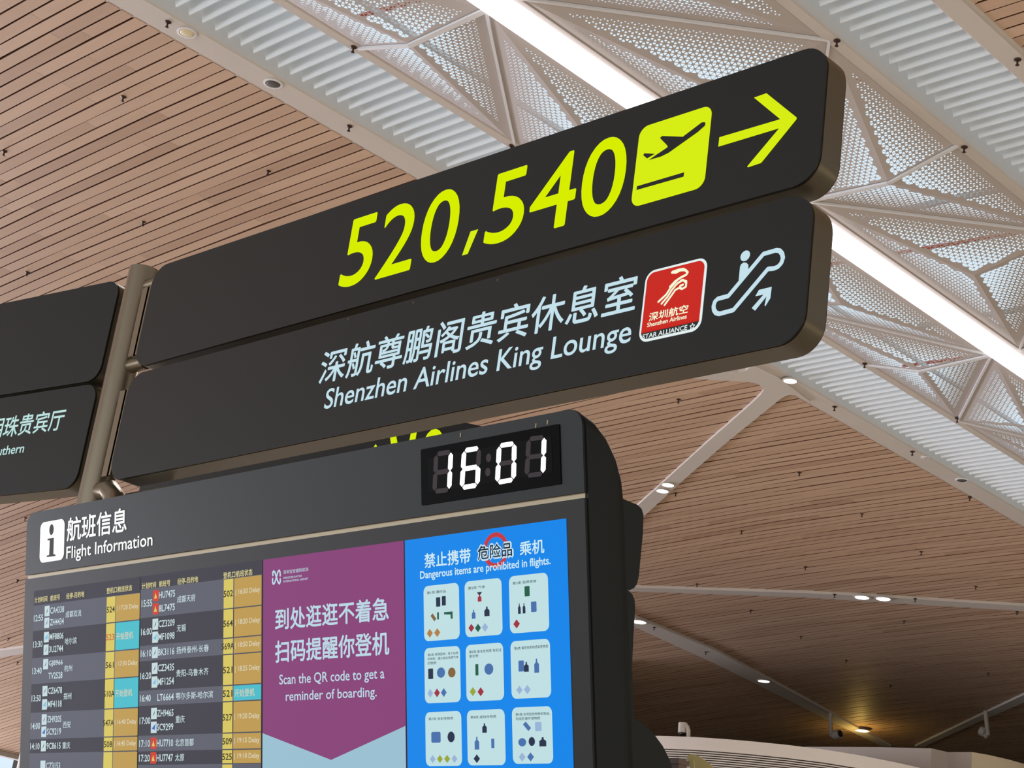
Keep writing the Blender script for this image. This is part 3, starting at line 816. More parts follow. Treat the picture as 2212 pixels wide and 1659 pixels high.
# header: information icon and lettering
ib = KP.box(zp(*Z9, [(250, 250), (400, 240), (330, 128), (320, 380)]))
p = Print(KP); p.poly(rrect(*ib, .025, 8), .0015); p.build('information_icon', PUREW, kio)
p = Print(KP)
c = KP.hit(*zp(*Z9, [(323, 184)])[0]); p.disc(c[0], c[1], .0155, .0205, .003, 20)
p.pxpoly(zp(*Z9, [(298, 240), (338, 234), (335, 335), (348, 338), (347, 348), (293, 354), (294, 344), (308, 341), (312, 250), (298, 251)]), .003)
p.build('information_letter', SEAM, kio)
p = Print(KP); p.text('航班信息', KP.box(zp(*Z9, [(415, 240), (785, 190), (770, 60), (440, 108), (600, 228)])), .0015, .014, 4); p.build('lettering', PUREW, kio)
p = Print(KP); p.text('Flight Information', KP.box(zp(*Z9, [(412, 360), (945, 280), (930, 222), (480, 378), (440, 285)])), .0015, .006, 4); p.build('lettering', PUREW, kio)
# clock
ZC = (860, 880, 5.82)
cb = KP.box(zp(*ZC, [(298, 880), (2045, 600), (1160, 370), (1180, 1100)]))
clk = slab('clock_frame', KP, rrect(*cb, .004, 2), -.004, .003, mat('clock_frame_black', (5, 5, 6), .5, spec=.04), kio, False)
def kid(p_or_o, name, m, par=clk):
    o = p_or_o.build(name, m, kio); o.parent = par; o.matrix_parent_inverse = Matrix(); return o
cg = (cb[0] + .03, cb[1] - .03, cb[2] + .035, cb[3] - .03)
p = Print(KP); p.rect(*cg, .0034); kid(p, 'clock_glass', GLASS_BLACK)
SEGLIT = glow('clock_segment_lit', (255, 255, 255), 2.2)
SEGOFF = mat('clock_segment_off', (66, 59, 64), .5, spec=.1)
segs = {'a': ((0.14, 0), (.86, 0), 'h'), 'g': ((.14, .5), (.86, .5), 'h'), 'd': ((.14, 1), (.86, 1), 'h'),
        'f': ((0, .07), (0, .46), 'v'), 'b': ((1, .07), (1, .46), 'v'), 'e': ((0, .54), (0, .93), 'v'), 'c': ((1, .54), (1, .93), 'v')}
for quad, lit in ((((492, 590), (678, 560), (470, 1060), (655, 1035)), 'bc'), (((845, 545), (1030, 515), (815, 1010), (1010, 980)), 'afgedc'),
                  (((1285, 485), (1475, 455), (1262, 945), (1465, 910)), 'abcdef'), (((1655, 400), (1850, 375), (1630, 860), (1835, 835)), 'bc')):
    TL, TR, BL, BR = quad
    def bi(x, y):
        px = (TL[0] * (1 - x) + TR[0] * x) * (1 - y) + (BL[0] * (1 - x) + BR[0] * x) * y
        py = (TL[1] * (1 - x) + TR[1] * x) * (1 - y) + (BL[1] * (1 - x) + BR[1] * x) * y
        return KP.hit(*zp(*ZC, [(px, py)])[0])
    on, off = Print(KP), Print(KP)
    for k, (A_, B2, ori) in segs.items():
        hw = .15 if ori == 'v' else .065
        if ori == 'h': pts = [(A_[0] - .1, A_[1]), (A_[0], A_[1] - hw), (B2[0], B2[1] - hw), (B2[0] + .1, B2[1]), (B2[0], B2[1] + hw), (A_[0], A_[1] + hw)]
        else: pts = [(A_[0], A_[1] - .05), (A_[0] + hw, A_[1] + .03), (B2[0] + hw, B2[1] - .03), (B2[0], B2[1] + .05), (B2[0] - hw, B2[1] - .03), (A_[0] - hw, A_[1] + .03)]
        (on if k in lit else off).poly([bi(*q) for q in pts], .0045 if k in lit else .004)
    if on.f: kid(on, 'clock_digit', SEGLIT)
    if off.f: kid(off, 'unlit_segments', SEGOFF)
for q in ((1150, 635), (1140, 815)):
    p = Print(KP); c = KP.hit(*zp(*ZC, [q])[0]); p.disc(c[0], c[1], .0105, .0125, .004, 18); kid(p, 'colon_dot', SEGOFF)

# screens -------------------------------------------------------------
sv_top = KP.hit(73.3, 1280.7)[1]; 
SXL = [KP.hit(*q)[0] for q in ((73.3, 1281), (303.7, 1249), (568, 1210), (873.5, 1166), (1225, 1116))]
STOP = .1632 * KD
SBOT = STOP - 1.22
def screen(name, x0, x1, m, lab):
    o = slab(name, KP, rrect(x0 + .003, x1 - .003, SBOT, STOP, 0), -.006, .001, m, kio, False); o['label'] = lab; return o
s1 = screen('screen', SXL[0], SXL[1], glow('screen_navy', (62, 61, 70)), 'left flight table screen')
s2 = screen('screen', SXL[1], SXL[2], glow('screen_navy2', (62, 61, 70)), 'second flight table screen')
s3 = screen('screen', SXL[2], SXL[3], glow('screen_purple', (134, 62, 118)), 'purple reminder screen')
s4 = screen('screen', SXL[3], SXL[4], glow('screen_blue', (0, 132, 232)), 'blue prohibited items screen')
G_ROW = glow('row_grey', (92, 94, 106)); G_YEL = glow('gate_yellow', (214, 196, 92)); G_AMB = glow('status_amber', (188, 152, 76)); G_CYA = glow('status_cyan', (70, 186, 200))
T_WHT = glow('table_white', (196, 216, 220)); T_HEAD = glow('table_head', (222, 212, 150)); T_DARK = glow('table_dark', (52, 48, 30)); T_RED = glow('table_red', (196, 96, 60)); T_AMB = glow('table_pale', (214, 206, 178))
HEADLINE = glow('row_header', (48, 47, 56))
class Acc:                      # every piece of print becomes a part of its own
    def __init__(s, name, m, par): s.name, s.m, s.par = name, m, par
    def _do(s, meth, *a, **k):
        q = Print(KP); getattr(q, meth)(*a, **k)
        if q.f: kid(q, s.name, s.m, s.par)
    def rect(s, *a): s._do('rect', *a)
    def poly(s, *a): s._do('poly', *a)
    def disc(s, *a): s._do('disc', *a)
    def stroke(s, *a): s._do('stroke', *a)
    def text(s, *a, **k): s._do('text', *a, **k)
def scr(p, name, m, par):
    if p.f: return kid(p, name, m, par)
LOGO = {'C': (200, 220, 224), 'M': (120, 190, 220), 'H': (206, 60, 44), 'S': (60, 110, 190)}
def table(par, x0, x1, cols, rows, ytop, head):
    rowp, gate, amb, cya = Acc('row_band', G_ROW, par), Acc('gate_cell', G_YEL, par), Acc('delay_cell', G_AMB, par), Acc('boarding_cell', G_CYA, par)
    tw, th, td, tr, ta = Acc('lettering', T_WHT, par), Acc('heading', T_HEAD, par), Acc('gate_number', T_DARK, par), Acc('gate_number', T_RED, par), Acc('status_text', T_AMB, par)
    lg = {k: Acc('airline_logo', glow('logo_' + k, LOGO[k]), par) for k in LOGO}; white = Acc('airline_logo', T_WHT, par); sep = Acc('logo_mark', HEADLINE, par); ymark = Acc('logo_mark', G_YEL, par)
    W = x1 - x0
    ct_ = [x0 + W * c for c in cols]        # time, logo, flight, dest, gate0, gate1, stat0, stat1
    hh = .020
    hv = ytop[0] - .036 * 1.0
    for i, (txt, a0, a1) in enumerate(head):
        th.text(txt, (x0 + W * a0, x0 + W * a1, hv - .010, hv + .012), .0026, .02, 2)
    for i, (tm, fl_, dest, g, status, red) in enumerate(rows):
        v1, v0 = ytop[i + 0 + 1 - 1 + 0], ytop[i + 1]
        v1 = ytop[i] if i else ytop[0]
        va, vb = ROWV[par.name][i], ROWV[par.name][i + 1]
        mid = .5 * (va + vb)
        if i % 2 == 0: rowp.rect(x0 + .004, x1 - .004, vb, va, .0016)
        gate.rect(ct_[4], ct_[5], vb + .002, va - .002, .0018)
        (cya if status == 'B' else amb).rect(ct_[6], ct_[7], vb + .002, va - .002, .0018)
        tw.text(tm, (ct_[0], ct_[0] + .064, mid - .012, mid + .012), .0026, .015, 2)
        m_ = len(fl_)
        for j, fn in enumerate(fl_):
            fv = mid if m_ == 1 else (va - (va - vb) * (.27 if j == 0 else .73))
            k = 'H' if fn[:2] in ('HU', '8L') else 'M' if fn[:2] == 'MF' else 'S' if fn[:2] == 'SC' else 'C'
            if fn[:2] in ('LT', 'TV'): pass
            else:
                (lg['H'] if k == 'H' else white).rect(ct_[1], ct_[1] + .034, fv - .019, fv + .019, .0026)
                if k in 'MS': lg[k].poly([(ct_[1] + .006, fv - .004), (ct_[1] + .028, fv + .012), (ct_[1] + .024, fv - .01)], .0032)
                elif k == 'C': sep.poly([(ct_[1] + .01, fv - .01), (ct_[1] + .024, fv + .012), (ct_[1] + .02, fv - .002)], .0032)
                else: ymark.poly([(ct_[1] + .008, fv - .01), (ct_[1] + .017, fv + .01), (ct_[1] + .026, fv - .01)], .0032)
            tw.text(fn, (ct_[2], ct_[2] + .0158 * len(fn), fv - .012, fv + .012), .0026, .015, 2)
        tw.text(dest, (ct_[3], ct_[3] + .026 * len(dest), mid - .012, mid + .013), .0026, .016, 2)
        (tr if red else td).text(g, (.5 * (ct_[4] + ct_[5]) - .0085 * len(g), .5 * (ct_[4] + ct_[5]) + .0085 * len(g), mid - .011, mid + .011), .0026, .015, 2)
        if status == 'B': ta.text('开始登机', (ct_[6] + .006, ct_[6] + .112, mid - .013, mid + .013), .0026, .016, 2)
        else: ta.text(status, (ct_[6] + .008, ct_[7] - .006, mid - .011, mid + .011), .0026, .015, 2)
ROWV = {}
def vz(pts): return [KP.hit(*q)[1] for q in zp(*Z9, pts)]
ROWV[s1.name] = vz([(216, 655), (212, 812), (206, 980), (200, 1140), (193, 1318), (188, 1482), (183, 1568)]) + [SBOT]
ROWV[s2.name] = vz([(872, 556), (870, 733), (868, 905), (866, 1000), (864, 1182), (862, 1276), (860, 1460), (858, 1556), (857, 1640)]) + [SBOT]
rows1 = [('12:55', ['CA4338', 'ZH4434'], '成都双流', '524', '| 17:20 Delay', 0), ('13:30', ['MF8806', '3U2744'], '哈尔滨', '523', 'B', 1), ('13:40', ['GJ8966', 'TV2528'], '杭州', '561', '| 17:30 Delay', 0),
         ('13:50', ['CZ6478', 'MF4118'], '郑州', '510A', 'B', 0), ('14:00', ['ZH9205', 'SC9219'], '西安', '547A', '| 16:40 Delay', 0), ('14:10', ['9C8615'], '重庆', '508', '| 16:45 Delay', 0)]
rows2 = [('15:55', ['HU7475', '8L7475'], '成都天府', '502', '| 16:50 Delay', 0), ('16:00', ['CZ3209', 'MF1098'], '无锡', '564', '| 18:20 Delay', 0), ('16:10', ['BK3116'], '扬州泰州-长春', '569A', '| 18:50 Delay', 0),
         ('16:20', ['CZ3435', 'MF1254'], '贵阳-乌鲁木齐', '521', '| 18:25 Delay', 0), ('16:40', ['LT6664'], '鄂尔多斯-哈尔滨', '521', 'B', 0), ('17:00', ['ZH9465', 'SC9299'], '重庆', '527', '| 19:20 Delay', 0),
         ('17:10', ['HU7710'], '北京首都', '509', '| 19:15 Delay', 0), ('17:20', ['HU7747'], '太原', '525', '| 19:10 Delay', 0)]
def frac(x0, x1, pts): return [(KP.hit(*q)[0] - x0) / (x1 - x0) for q in zp(*Z9, pts)]
c1 = frac(SXL[0], SXL[1], [(214, 720), (280, 690), (314, 690), (410, 705), (662, 680), (716, 675), (720, 665), (867, 660)])
c2 = frac(SXL[1], SXL[2], [(880, 645), (950, 600), (987, 600), (1100, 610), (1387, 580), (1446, 575), (1452, 565), (1621, 560)])
tops = [STOP] * 12
h1 = frac(SXL[0], SXL[1], [(218, 610), (297, 600), (315, 600), (375, 590), (414, 590), (526, 572), (663, 550), (728, 540), (732, 540), (822, 530)])
h2 = frac(SXL[1], SXL[2], [(882, 515), (970, 505), (988, 505), (1058, 495), (1102, 490), (1230, 472), (1385, 450), (1460, 438), (1464, 438), (1566, 425)])
HW = ('计划时间', '航班号', '经停-目的地', '登机口', '航班状态')
table(s1, SXL[0], SXL[1], c1, rows1, tops, [(HW[i], h1[2 * i], h1[2 * i + 1]) for i in range(5)])
table(s2, SXL[1], SXL[2], c2, rows2, tops, [(HW[i], h2[2 * i], h2[2 * i + 1]) for i in range(5)])
# last, half visible row of the left table
va, vb = ROWV[s1.name][6], SBOT
p = Print(KP); p.rect(SXL[0] + .004, SXL[1] - .004, vb, va, .0016); scr(p, 'row_band', G_ROW, s1)
W1 = SXL[1] - SXL[0]
p = Print(KP); p.rect(SXL[0] + W1 * c1[4], SXL[0] + W1 * c1[5], va - .16, va - .002, .0018); scr(p, 'gate_cell', G_YEL, s1)
p = Print(KP); p.rect(SXL[0] + W1 * c1[6], SXL[0] + W1 * c1[7], va - .16, va - .002, .0018); scr(p, 'delay_cell', G_AMB, s1)
p = Acc('lettering', T_WHT, s1)
xf = SXL[0] + W1 * c1[2]; p.text('CZ3153', (xf, xf + .095, va - .058, va - .034), .0026, .015, 2)
p.text('14:20', (SXL[0] + W1 * c1[0], SXL[0] + W1 * c1[0] + .064, va - .1, va - .076), .0026, .015, 2)
p.text('北京大兴', (SXL[0] + W1 * c1[3], SXL[0] + W1 * c1[3] + .104, va - .1, va - .075), .0026, .016, 2)
p = Print(KP); p.rect(xf - .038, xf - .004, va - .065, va - .027, .0026); scr(p, 'airline_logo', T_WHT, s1)
p = Print(KP); p.text('502', (SXL[0] + W1 * c1[4] + .006, SXL[0] + W1 * c1[5] - .006, va - .1, va - .078), .0026, .015, 2); scr(p, 'gate_number', T_RED, s1)
p = Print(KP); p.text('天气原因', (SXL[0] + W1 * c1[6] + .02, SXL[0] + W1 * c1[7] - .01, va - .1, va - .075), .0026, .016, 2); scr(p, 'status_text', T_AMB, s1)
W2 = SXL[2] - SXL[1]; va = ROWV[s2.name][8]
p = Print(KP); p.rect(SXL[1] + .004, SXL[2] - .004, SBOT, va, .0016); scr(p, 'row_band', G_ROW, s2)
p = Print(KP); p.rect(SXL[1] + W2 * c2[4], SXL[1] + W2 * c2[5], va - .16, va - .002, .0018); scr(p, 'gate_cell', G_YEL, s2)
# purple reminder screen
ZM = (560, 1160, 3.323)
P_ICE = glow('poster_ice', (186, 214, 228))
tri = [KP.hit(*q) for q in zp(*ZM, [(26, 1408), (514, 1600), (1048, 1356)])]
p = Print(KP); p.poly([(SXL[2] + .003, tri[0][1]), (.5 * (SXL[2] + SXL[3]) + .0, tri[1][1]), (SXL[3] - .003, tri[2][1] + .0), (SXL[3] - .003, SBOT), (SXL[2] + .003, SBOT)], .0016); scr(p, 'pale_chevron', glow('poster_pale', (152, 190, 208)), s3)
p = Acc('lettering', P_ICE, s3)
p.text('到处逛逛不着急', KP.box(zp(*ZM, [(118, 590), (122, 520), (120, 672), (935, 580), (925, 470), (860, 437), (900, 600)])), .0026, .02, 3)
p.text('扫码提醒你登机', KP.box(zp(*ZM, [(118, 820), (125, 905), (938, 800), (925, 675), (890, 845)])), .0026, .02, 3)
p.text('Scan the QR code to get a', KP.box(zp(*ZM, [(148, 1065), (150, 1000), (903, 965), (560, 1042), (610, 958), (785, 1045)])), .0026, .008, 3)
p.text('reminder of boarding.', KP.box(zp(*ZM, [(195, 1185), (848, 1140), (810, 1075), (545, 1090), (790, 1170)])), .0026, .008, 3)
p.text('深圳宝安国际机场', KP.box(zp(*ZM, [(177, 262), (178, 240), (357, 245), (350, 218)])), .0026, .01, 2)
p.text("SHENZHEN BAO'AN", KP.box(zp(*ZM, [(177, 300), (178, 288), (310, 286), (300, 272)])), .0026, .01, 2)
p.text('INTERNATIONAL AIRPORT', KP.box(zp(*ZM, [(177, 327), (178, 314), (357, 306), (350, 292)])), .0026, .01, 2)
p = Print(KP)
for pth in ([(103, 275), (101, 255), (108, 245), (118, 255), (128, 290), (140, 325), (150, 335), (156, 320), (155, 302)], [(155, 278), (154, 252), (148, 240), (138, 250), (128, 290), (115, 330), (106, 338), (100, 325), (101, 300)]):
    p.stroke([KP.hit(*q) for q in zp(*ZM, pth)], .0065, .0026)
scr(p, 'airport_logo', P_ICE, s3)
# blue screen
ZB = (860, 1100, 2.9675)
B_WHT = glow('blue_white', (204, 232, 240)); B_INK = glow('blue_ink', (22, 40, 60)); B_RED = glow('blue_red', (196, 58, 66)); B_CARD = glow('blue_card', (190, 222, 226))
p = Print(KP)
c = KP.hit(*zp(*ZB, [(628, 262)])[0]); ring = [(c[0] + .044 * math.cos(2 * math.pi * k / 40), c[1] + .044 * math.sin(2 * math.pi * k / 40)) for k in range(40)]
p.stroke(ring, .013, .0016, True); scr(p, 'red_ring', B_RED, s4)
p = Acc('heading', B_WHT, s4)
p.text('禁止携带', KP.box(zp(*ZB, [(173, 330), (175, 375), (470, 345), (465, 250), (330, 265)])), .0028, .018, 3)
p.text('乘机', KP.box(zp(*ZB, [(783, 250), (785, 300), (942, 280), (930, 190)])), .0028, .018, 3)
p.text('Dangerous items are prohibited in flights.', KP.box(zp(*ZB, [(146, 445), (145, 405), (982, 345), (850, 315), (265, 450)])), .0028, .016, 3)
dr = KP.box(zp(*ZB, [(508, 330), (515, 335), (745, 310), (738, 208), (545, 222)]))
p.text('危险品', (dr[0], dr[1], dr[2], dr[3]), .0026, .075, 3)
p = Print(KP); p.text('危险品', (dr[0] + .005, dr[1] - .005, dr[2] + .005, dr[3] - .005), .0034, .016, 3); scr(p, 'heading', B_INK, s4)
cards = [((165, 495), (398, 830)), ((428, 465), (673, 803)), ((712, 432), (972, 778)), ((170, 892), (405, 1235)), ((435, 872), (683, 1222)), ((722, 848), (985, 1205)), ((176, 1302), (413, 1645)), ((443, 1290), (693, 1640)), ((731, 1272), (998, 1630))]
titles = [['第1类 爆炸品'], ['第2类 气体'], ['第3类 易燃液体'], ['第4类 易燃固体；易于自燃', '的物质；遇水放出易燃气体', '的物质'], ['第5类 氧化性物质 有机过', '氧化物'], ['第6类 毒性物质和感染性物质'], ['第7类 放射性物质'], ['第8类 腐蚀性物质'], ['第9类 杂项危险物质和物品，', '包括危害环境物质']]
INK = glow('icon_ink', (34, 46, 72)); BLU = glow('icon_blue', (70, 110, 170)); GRN = glow('icon_green', (30, 92, 70)); BRN = glow('icon_brown', (128, 98, 60)); REDI = glow('icon_red', (160, 44, 60)); LIL = glow('icon_lilac', (150, 178, 214)); OCH = glow('icon_ochre', (176, 124, 66)); YGR = glow('icon_lime', (150, 164, 50)); GRYT = glow('icon_caption', (96, 112, 122))
items = [ # (shape, cx, cy, w, h, material) in card units, cy measured from the top
 [('box', .42, .31, .12, .17, INK), ('box', .58, .3, .11, .17, INK), ('slant', .28, .58, .16, .15, BRN), ('box', .41, .56, .05, .13, GRN), ('gun', .7, .57, .24, .13, GRN), ('dia', .17, .86, .17, .16, OCH), ('dia', .38, .86, .17, .16, OCH)],
 [('tri', .41, .25, .14, .07, INK), ('bot', .41, .32, .1, .13, REDI), ('bot', .24, .6, .1, .16, BLU), ('bot', .6, .57, .14, .17, INK), ('dia', .17, .84, .16, .15, REDI), ('dia', .35, .85, .16, .15, GRN), ('dia', .54, .85, .17, .16, LIL)],
 [('box', .47, .29, .13, .18, GRN), ('bot', .26, .58, .07, .18, INK), ('bot', .38, .58, .07, .18, INK), ('box', .63, .57, .14, .18, BLU), ('dia', .18, .84, .17, .16, REDI)],
 [('box', .18, .47, .14, .19, INK), ('blob', .47, .46, .23, .19, BLU), ('blob', .77, .47, .21, .18, BRN), ('dia', .16, .82, .16, .16, LIL), ('dia', .35, .82, .16, .16, REDI), ('dia', .54, .82, .16, .16, BLU)],
 [('box', .3, .45, .08, .2, GRN), ('blob', .62, .45, .24, .2, BLU), ('dia', .18, .83, .17, .16, YGR), ('dia', .39, .84, .17, .16, REDI)],
 [('box', .27, .44, .14, .19, BLU), ('bot', .4, .46, .12, .17, INK), ('bot', .66, .45, .12, .24, BLU), ('dia', .21, .85, .16, .15, LIL), ('dia', .41, .85, .17, .16, LIL)],
 [('box', .3, .47, .26, .2, BLU), ('blob', .72, .47, .2, .2, INK), ('dia', .2, .87, .16, .15, LIL), ('dia', .4, .87, .16, .15, YGR), ('dia', .6, .87, .16, .15, YGR), ('dia', .8, .87, .16, .15, LIL)],
 [('bot', .47, .33, .12, .17, INK), ('bot', .26, .6, .12, .23, BLU), ('box', .68, .61, .08, .17, BLU), ('dia', .25, .88, .17, .16, INK)],
 [('slant', .38, .34, .2, .17, BLU), ('box', .66, .35, .16, .16, LIL), ('blob', .25, .62, .2, .15, BLU), ('blob', .49, .61, .16, .16, INK), ('bot', .76, .62, .17, .16, INK), ('dia', .24, .88, .17, .16, LIL), ('dia', .45, .88, .17, .16, BLU)]]
for (a_, b_), tt, its in zip(cards, titles, items):
    u0, v1 = KP.hit(*zp(*ZB, [a_])[0]); u1, v0 = KP.hit(*zp(*ZB, [b_])[0]); cw, chh = u1 - u0, v1 - v0
    p = Print(KP); p.poly(rrect(u0, u1, v0, v1, .018, 5), .0016); scr(p, 'item_card', B_CARD, s4)
    p = Acc('card_title', B_INK, s4)
    for i, ln in enumerate(tt):
        wd = min(.86, .074 * len(ln) + .02) * cw
        p.text(ln, (u0 + .1 * cw, u0 + .1 * cw + wd, v1 - (.155 + .075 * i) * chh, v1 - (.10 + .075 * i) * chh), .0026, .012, 2)
    for sh, cx, cy, w_, h_, m_ in its:
        q = Acc('danger_label' if sh == 'dia' else 'item_picture', m_, s4)
        x, y, ww, hh = u0 + cx * cw, v1 - cy * chh, w_ * cw / 2, h_ * chh / 2
        n_ = .0026
        if sh == 'box': q.poly(rrect(x - ww, x + ww, y - hh, y + hh, ww * .25, 3), n_)
        elif sh == 'dia': q.poly([(x - ww, y), (x, y - hh), (x + ww, y), (x, y + hh)], n_)
        elif sh == 'tri': q.poly([(x - ww, y + hh), (x, y - hh), (x + ww, y + hh)], n_)
        elif sh == 'bot': q.poly([(x - ww, y - hh), (x + ww, y - hh), (x + ww, y + .2 * hh), (x + .3 * ww, y + .55 * hh), (x + .3 * ww, y + hh), (x - .3 * ww, y + hh), (x - .3 * ww, y + .55 * hh), (x - ww, y + .2 * hh)], n_)
        elif sh == 'slant': q.poly([(x - ww, y + hh * .4), (x - ww * .3, y + hh), (x + ww, y - hh * .4), (x + ww * .3, y - hh)], n_)
        elif sh == 'gun': q.poly([(x - ww, y + hh), (x + ww, y + hh), (x + ww, y - hh), (x + ww * .55, y - hh), (x + ww * .5, y + .2 * hh), (x - ww, y + .4 * hh)], n_)
        else: q.disc(x, y, ww, hh, n_, 12)
# small loose chips and screw on the header
for q in ((1405, 183), (1482, 160), (905, 245)):
    u, v = KP.hit(*zp(*Z8, [q])[0]); s_ = MB(); s_.bar(KP.p(u, v - .006, .001), KP.p(u + .002, v + .006, .001), .003, .001); s_.build('paint_chip', GOLD, kio)

# second cabinet back to back with the first
RX0, RX1 = KX0 + .2, KX1 - .002
def prof(pts): return [(onX(x, y, RX1).y, onX(x, y, RX1).z) for x, y in pts]
rear = empty('rear_display_cabinet', ((RX0 + RX1) / 2, 3.85, FLOOR)); tag(rear, 'dark rear cabinet stepping out behind the flight cabinet at the right', 'display cabinet')
def side_prism(name, yz, m, par):
    b = MB(); b.prism([(RX1, y, z) for y, z in yz], [(RX0, y, z) for y, z in yz]); o = b.build(name, m, par, tri=True); return autosmooth(o)
KTH = stn[-1][0] + .003
def kback(z): return (KD + KTH - z * st_) / ct
def behind(yz): return [(max(y, kback(z) + .012), z) for y, z in yz]
rh = behind(prof([(1347, 1078), (1378, 1091), (1386, 1099), (1390, 1112), (1389, 1150), (1380, 1245), (1376, 1262), (1369, 1271), (1359, 1275)]))
side_prism('header', rh + [(kback(rh[-1][1]), rh[-1][1]), (kback(rh[0][1]), rh[0][1])], KIOSK_SIDE, rear)
rc = behind(prof([(1357, 1276), (1366, 1284), (1371, 1296), (1372, 1315), (1368, 1380), (1362, 1440), (1361, 1480), (1363, 1530), (1366, 1552)]))
side_prism('cabinet', [(kback(rc[0][1]), rc[0][1])] + rc + [(kback(rc[-1][1]), rc[-1][1])], KIOSK_SIDE, rear)
rb = behind(prof([(1366, 1552), (1385, 1560), (1410, 1582), (1432, 1612), (1446, 1640), (1452, 1659), (1456, 1690)]))
side_prism('base_flare', [(kback(rb[0][1]), rb[0][1])] + rb + [(kback(FLOOR) + .35, FLOOR), (kback(FLOOR), FLOOR)], KIOSK_SIDE, rear)

# ------------------------------------------------------------------ things beyond the cabinet
Pa = onY(1403, 1639, 5.2); Pb = onY(1482, 1639, 5.2)
t = empty('brown_cabinet', ((Pa.x + Pb.x) / 2, 5.22, FLOOR)); tag(t, 'brown box top peeking up at the bottom edge beside the dark cabinet', 'cabinet')
zt_ = Pa.z
b = MB(); b.box((Pa.x, 5.2, FLOOR), (Pb.x - .03, 5.245, zt_ - .02)); b.build('carcass', WOODBOX, t)
b = MB(); b.box((Pa.x - .004, 5.19, zt_ - .02), (Pb.x - .026, 5.255, zt_)); b.build('top_board', WOODBOX, t)
# plant with one broad pale leaf
tip = onY(1495, 1630, 6.0)
t = empty('potted_plant', (tip.x + .25, 6.05, FLOOR)); tag(t, 'pale yellow-green toothed leaf tip beside the brown box at the bottom edge', 'plant')
v, f = lathe([(.16, 0), (.22, .45), (.235, .47), (.2, .47)], 20); mesh('pot', v, f, WOODBOX, t)
base = Vector((tip.x + .25, 6.05, FLOOR + .45))
b = MB(); b.tube([base, base + Vector((.02, 0, 1.0)), base + Vector((.0, 0, 1.7))], [.02, .015, .01], 8); b.build('stem', LEAF, t)
edge = zp(1380, 1540, 6.9125, [(785, 618), (740, 632), (722, 665), (735, 730), (760, 800), (790, 900), (850, 1010), (960, 1100), (1110, 1110), (1180, 1010), (1140, 900), (1085, 795), (1075, 775), (1030, 750), (1020, 735), (985, 715), (975, 698), (935, 682), (925, 665), (880, 645), (868, 632), (820, 620)])
lv = [onY(x, y, 6.0 + .0015 * (x - 1490)) for i, (x, y) in enumerate(edge)]
b = MB(); b.prism([p_ + Vector((0, 0, 0)) for p_ in lv], [p_ + Vector((.002, .006, 0)) for p_ in lv]); b.build('leaf', LEAF, t, tri=True)
b = MB(); b.tube([base + Vector((0, 0, 1.6)), onY(1505, 1690, 6.0), onY(1500, 1640, 6.0)], .004, 6); b.build('midrib', LEAF, t)

# shop block under the far ceiling: curved white fascia with slots
ZF = 6.9
def topcurve(px, z): return [onZ(x, y, z) for x, y in px]
fc = topcurve([(1380, 1589.5), (1425, 1589.5), (1500, 1592), (1560, 1596), (1620, 1601), (1700, 1609), (1780, 1619), (1860, 1632), (1940, 1648), (2020, 1666), (2100, 1688), (2212, 1722)], ZF)
shop = empty('shop_fascia', (fc[4].x, fc[4].y, FLOOR)); tag(shop, 'curved off-white shop canopy with dark horizontal slots at the bottom right', 'canopy')
def ribbon(pts, z0, z1, th, name, m, par):
    b = MB(); n = len(pts)
    out = [Vector((p_.x, p_.y, 0)) for p_ in pts]
    vs = []
    for i, p_ in enumerate(out):
        d = (out[min(i + 1, n - 1)] - out[max(i - 1, 0)]).normalized(); nn = Vector((-d.y, d.x, 0))
        if nn.y < 0: nn = -nn
        q = p_ + nn * th
        vs += [(p_.x, p_.y, z0), (p_.x, p_.y, z1), (q.x, q.y, z1), (q.x, q.y, z0)]
    fs = []
    for i in range(n - 1):
        a_ = 4 * i; c_ = a_ + 4
        for k in range(4): fs.append((a_ + k, a_ + (k + 1) % 4, c_ + (k + 1) % 4, c_ + k))
    b.add(vs, fs); return autosmooth(b.build(name, m, par))
ribbon(fc, ZF - .28, ZF, .3, 'top_band', FASCIA, shop)
ribbon([p_ + Vector((0, .12, 0)) for p_ in fc], ZF - 1.4, ZF - .28, .1, 'slot_backing', SEAM, shop)
for k in range(20):
    ribbon(fc, ZF - .329 - k * .049, ZF - .307 - k * .049, .1, 'slat', FASCIA, shop)
ribbon(fc, ZF - 1.6, ZF - 1.3, .2, 'lower_band', FASCIA, shop)
b = MB(); lo_ = [(p_.x, p_.y + .2, ZF - .005) for p_ in fc]; vs = []; fs = []
for p_ in lo_: vs += [p_, (p_[0] - 14, 58, ZF - .005)]
for i in range(len(lo_) - 1): fs.append((2 * i, 2 * i + 2, 2 * i + 3, 2 * i + 1))
b.add(vs, fs); b.build('roof', DARK_WALL, shop)
f2 = topcurve([(1740, 1613), (1900, 1614), (2012, 1616.5)], 7.7); f3 = topcurve([(2012, 1616.5), (2047, 1624.5), (2100, 1624.5)], 7.7); f4 = topcurve([(2100, 1624.5), (2137, 1631), (2180, 1641), (2212, 1650), (2300, 1680)], 7.7)
s2_ = empty('shop_fascia', (f3[0].x, f3[0].y, ZF + .002)); tag(s2_, 'plain beige panelled shop front behind the curved canopy', 'canopy')
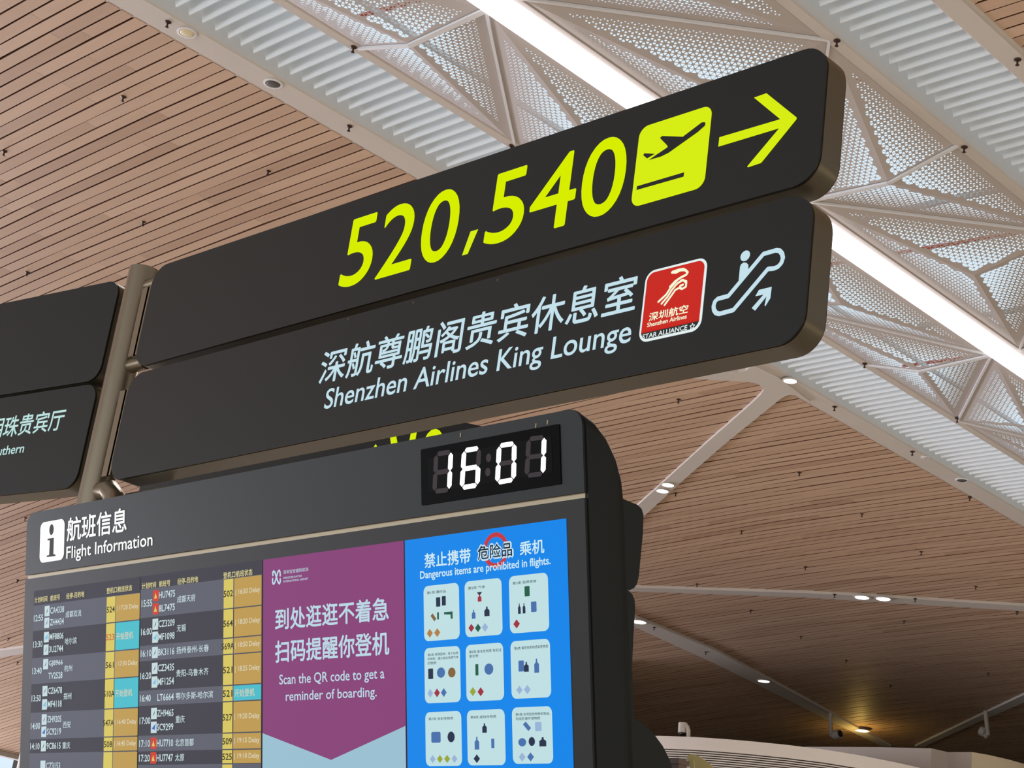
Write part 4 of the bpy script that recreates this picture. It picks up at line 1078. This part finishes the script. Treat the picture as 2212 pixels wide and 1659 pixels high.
ribbon(f2, ZF + .002, 7.7, .2, 'panel', mat('fascia_grey', (166, 154, 146), .6), s2_); ribbon(f3, ZF + .002, 7.7, .2, 'panel', mat('fascia_taupe', (160, 146, 136), .6), s2_); ribbon(f4, ZF + .002, 7.7, .2, 'panel', mat('fascia_sand', (184, 168, 140), .6), s2_)
b = MB(); vs = []; fs = []
al = f2 + f3[1:] + f4[1:]
for p_ in al: vs += [(p_.x, p_.y + .1, 7.62), (p_.x - 6, 58, 7.62)]
for i in range(len(al) - 1): fs.append((2 * i, 2 * i + 2, 2 * i + 3, 2 * i + 1))
b.add(vs, fs); b.build('roof', DARK_WALL, s2_)

# surveillance cameras
def cctv(top, pts, body, lens, r, label):
    t = empty('surveillance_camera', top); tag(t, label, 'camera')
    b = MB(); b.tube(pts, r, 10); autosmooth(b.build('bracket_pipe', CAM_GREY, t))
    b = MB(); b.tube(body, r * 2.3, 14); autosmooth(b.build('camera_body', CAM_GREY, t))
    b = MB(); b.tube(lens, r * 1.6, 12); autosmooth(b.build('lens', SEAM, t))
Y_ = fc[2].y
P = lambda x, y, Y: onY(x, y, Y)
cctv(P(1487, 1592, Y_ + .15), [P(1487, 1595, Y_ + .15), P(1487.5, 1578, Y_ + .15), P(1485, 1570, Y_ + .15), P(1480, 1566, Y_ + .15)], [P(1474.5, 1583.5, Y_ + .15), P(1475.5, 1562, Y_ + .15)], [P(1475, 1587, Y_ + .15), P(1474.8, 1583, Y_ + .15)], .045, 'upright grey camera on a bent pipe above the curved white canopy')
q = onVault(1794, 1541, .07); Y_ = q.y
cctv(q, [q, P(1794.5, 1570, Y_), P(1796, 1589, Y_), P(1800, 1592, Y_), P(1805, 1590, Y_)], [P(1803, 1588.5, Y_), P(1814, 1585, Y_)], [P(1813, 1585.3, Y_), P(1816.5, 1584.2, Y_)], .06, 'grey camera hanging on a pipe beside the amber lit downlight')
q = onVault(2128.5, 1536, .07); Y_ = q.y
cctv(q, [q, P(2131, 1560, Y_), P(2134, 1588, Y_), P(2130, 1592, Y_), P(2126, 1586, Y_)], [P(2129, 1583, Y_), P(2119, 1579, Y_)], [P(2120, 1579.4, Y_), P(2116.5, 1578.4, Y_)], .06, 'grey camera hanging on a pipe near the right edge of the picture')
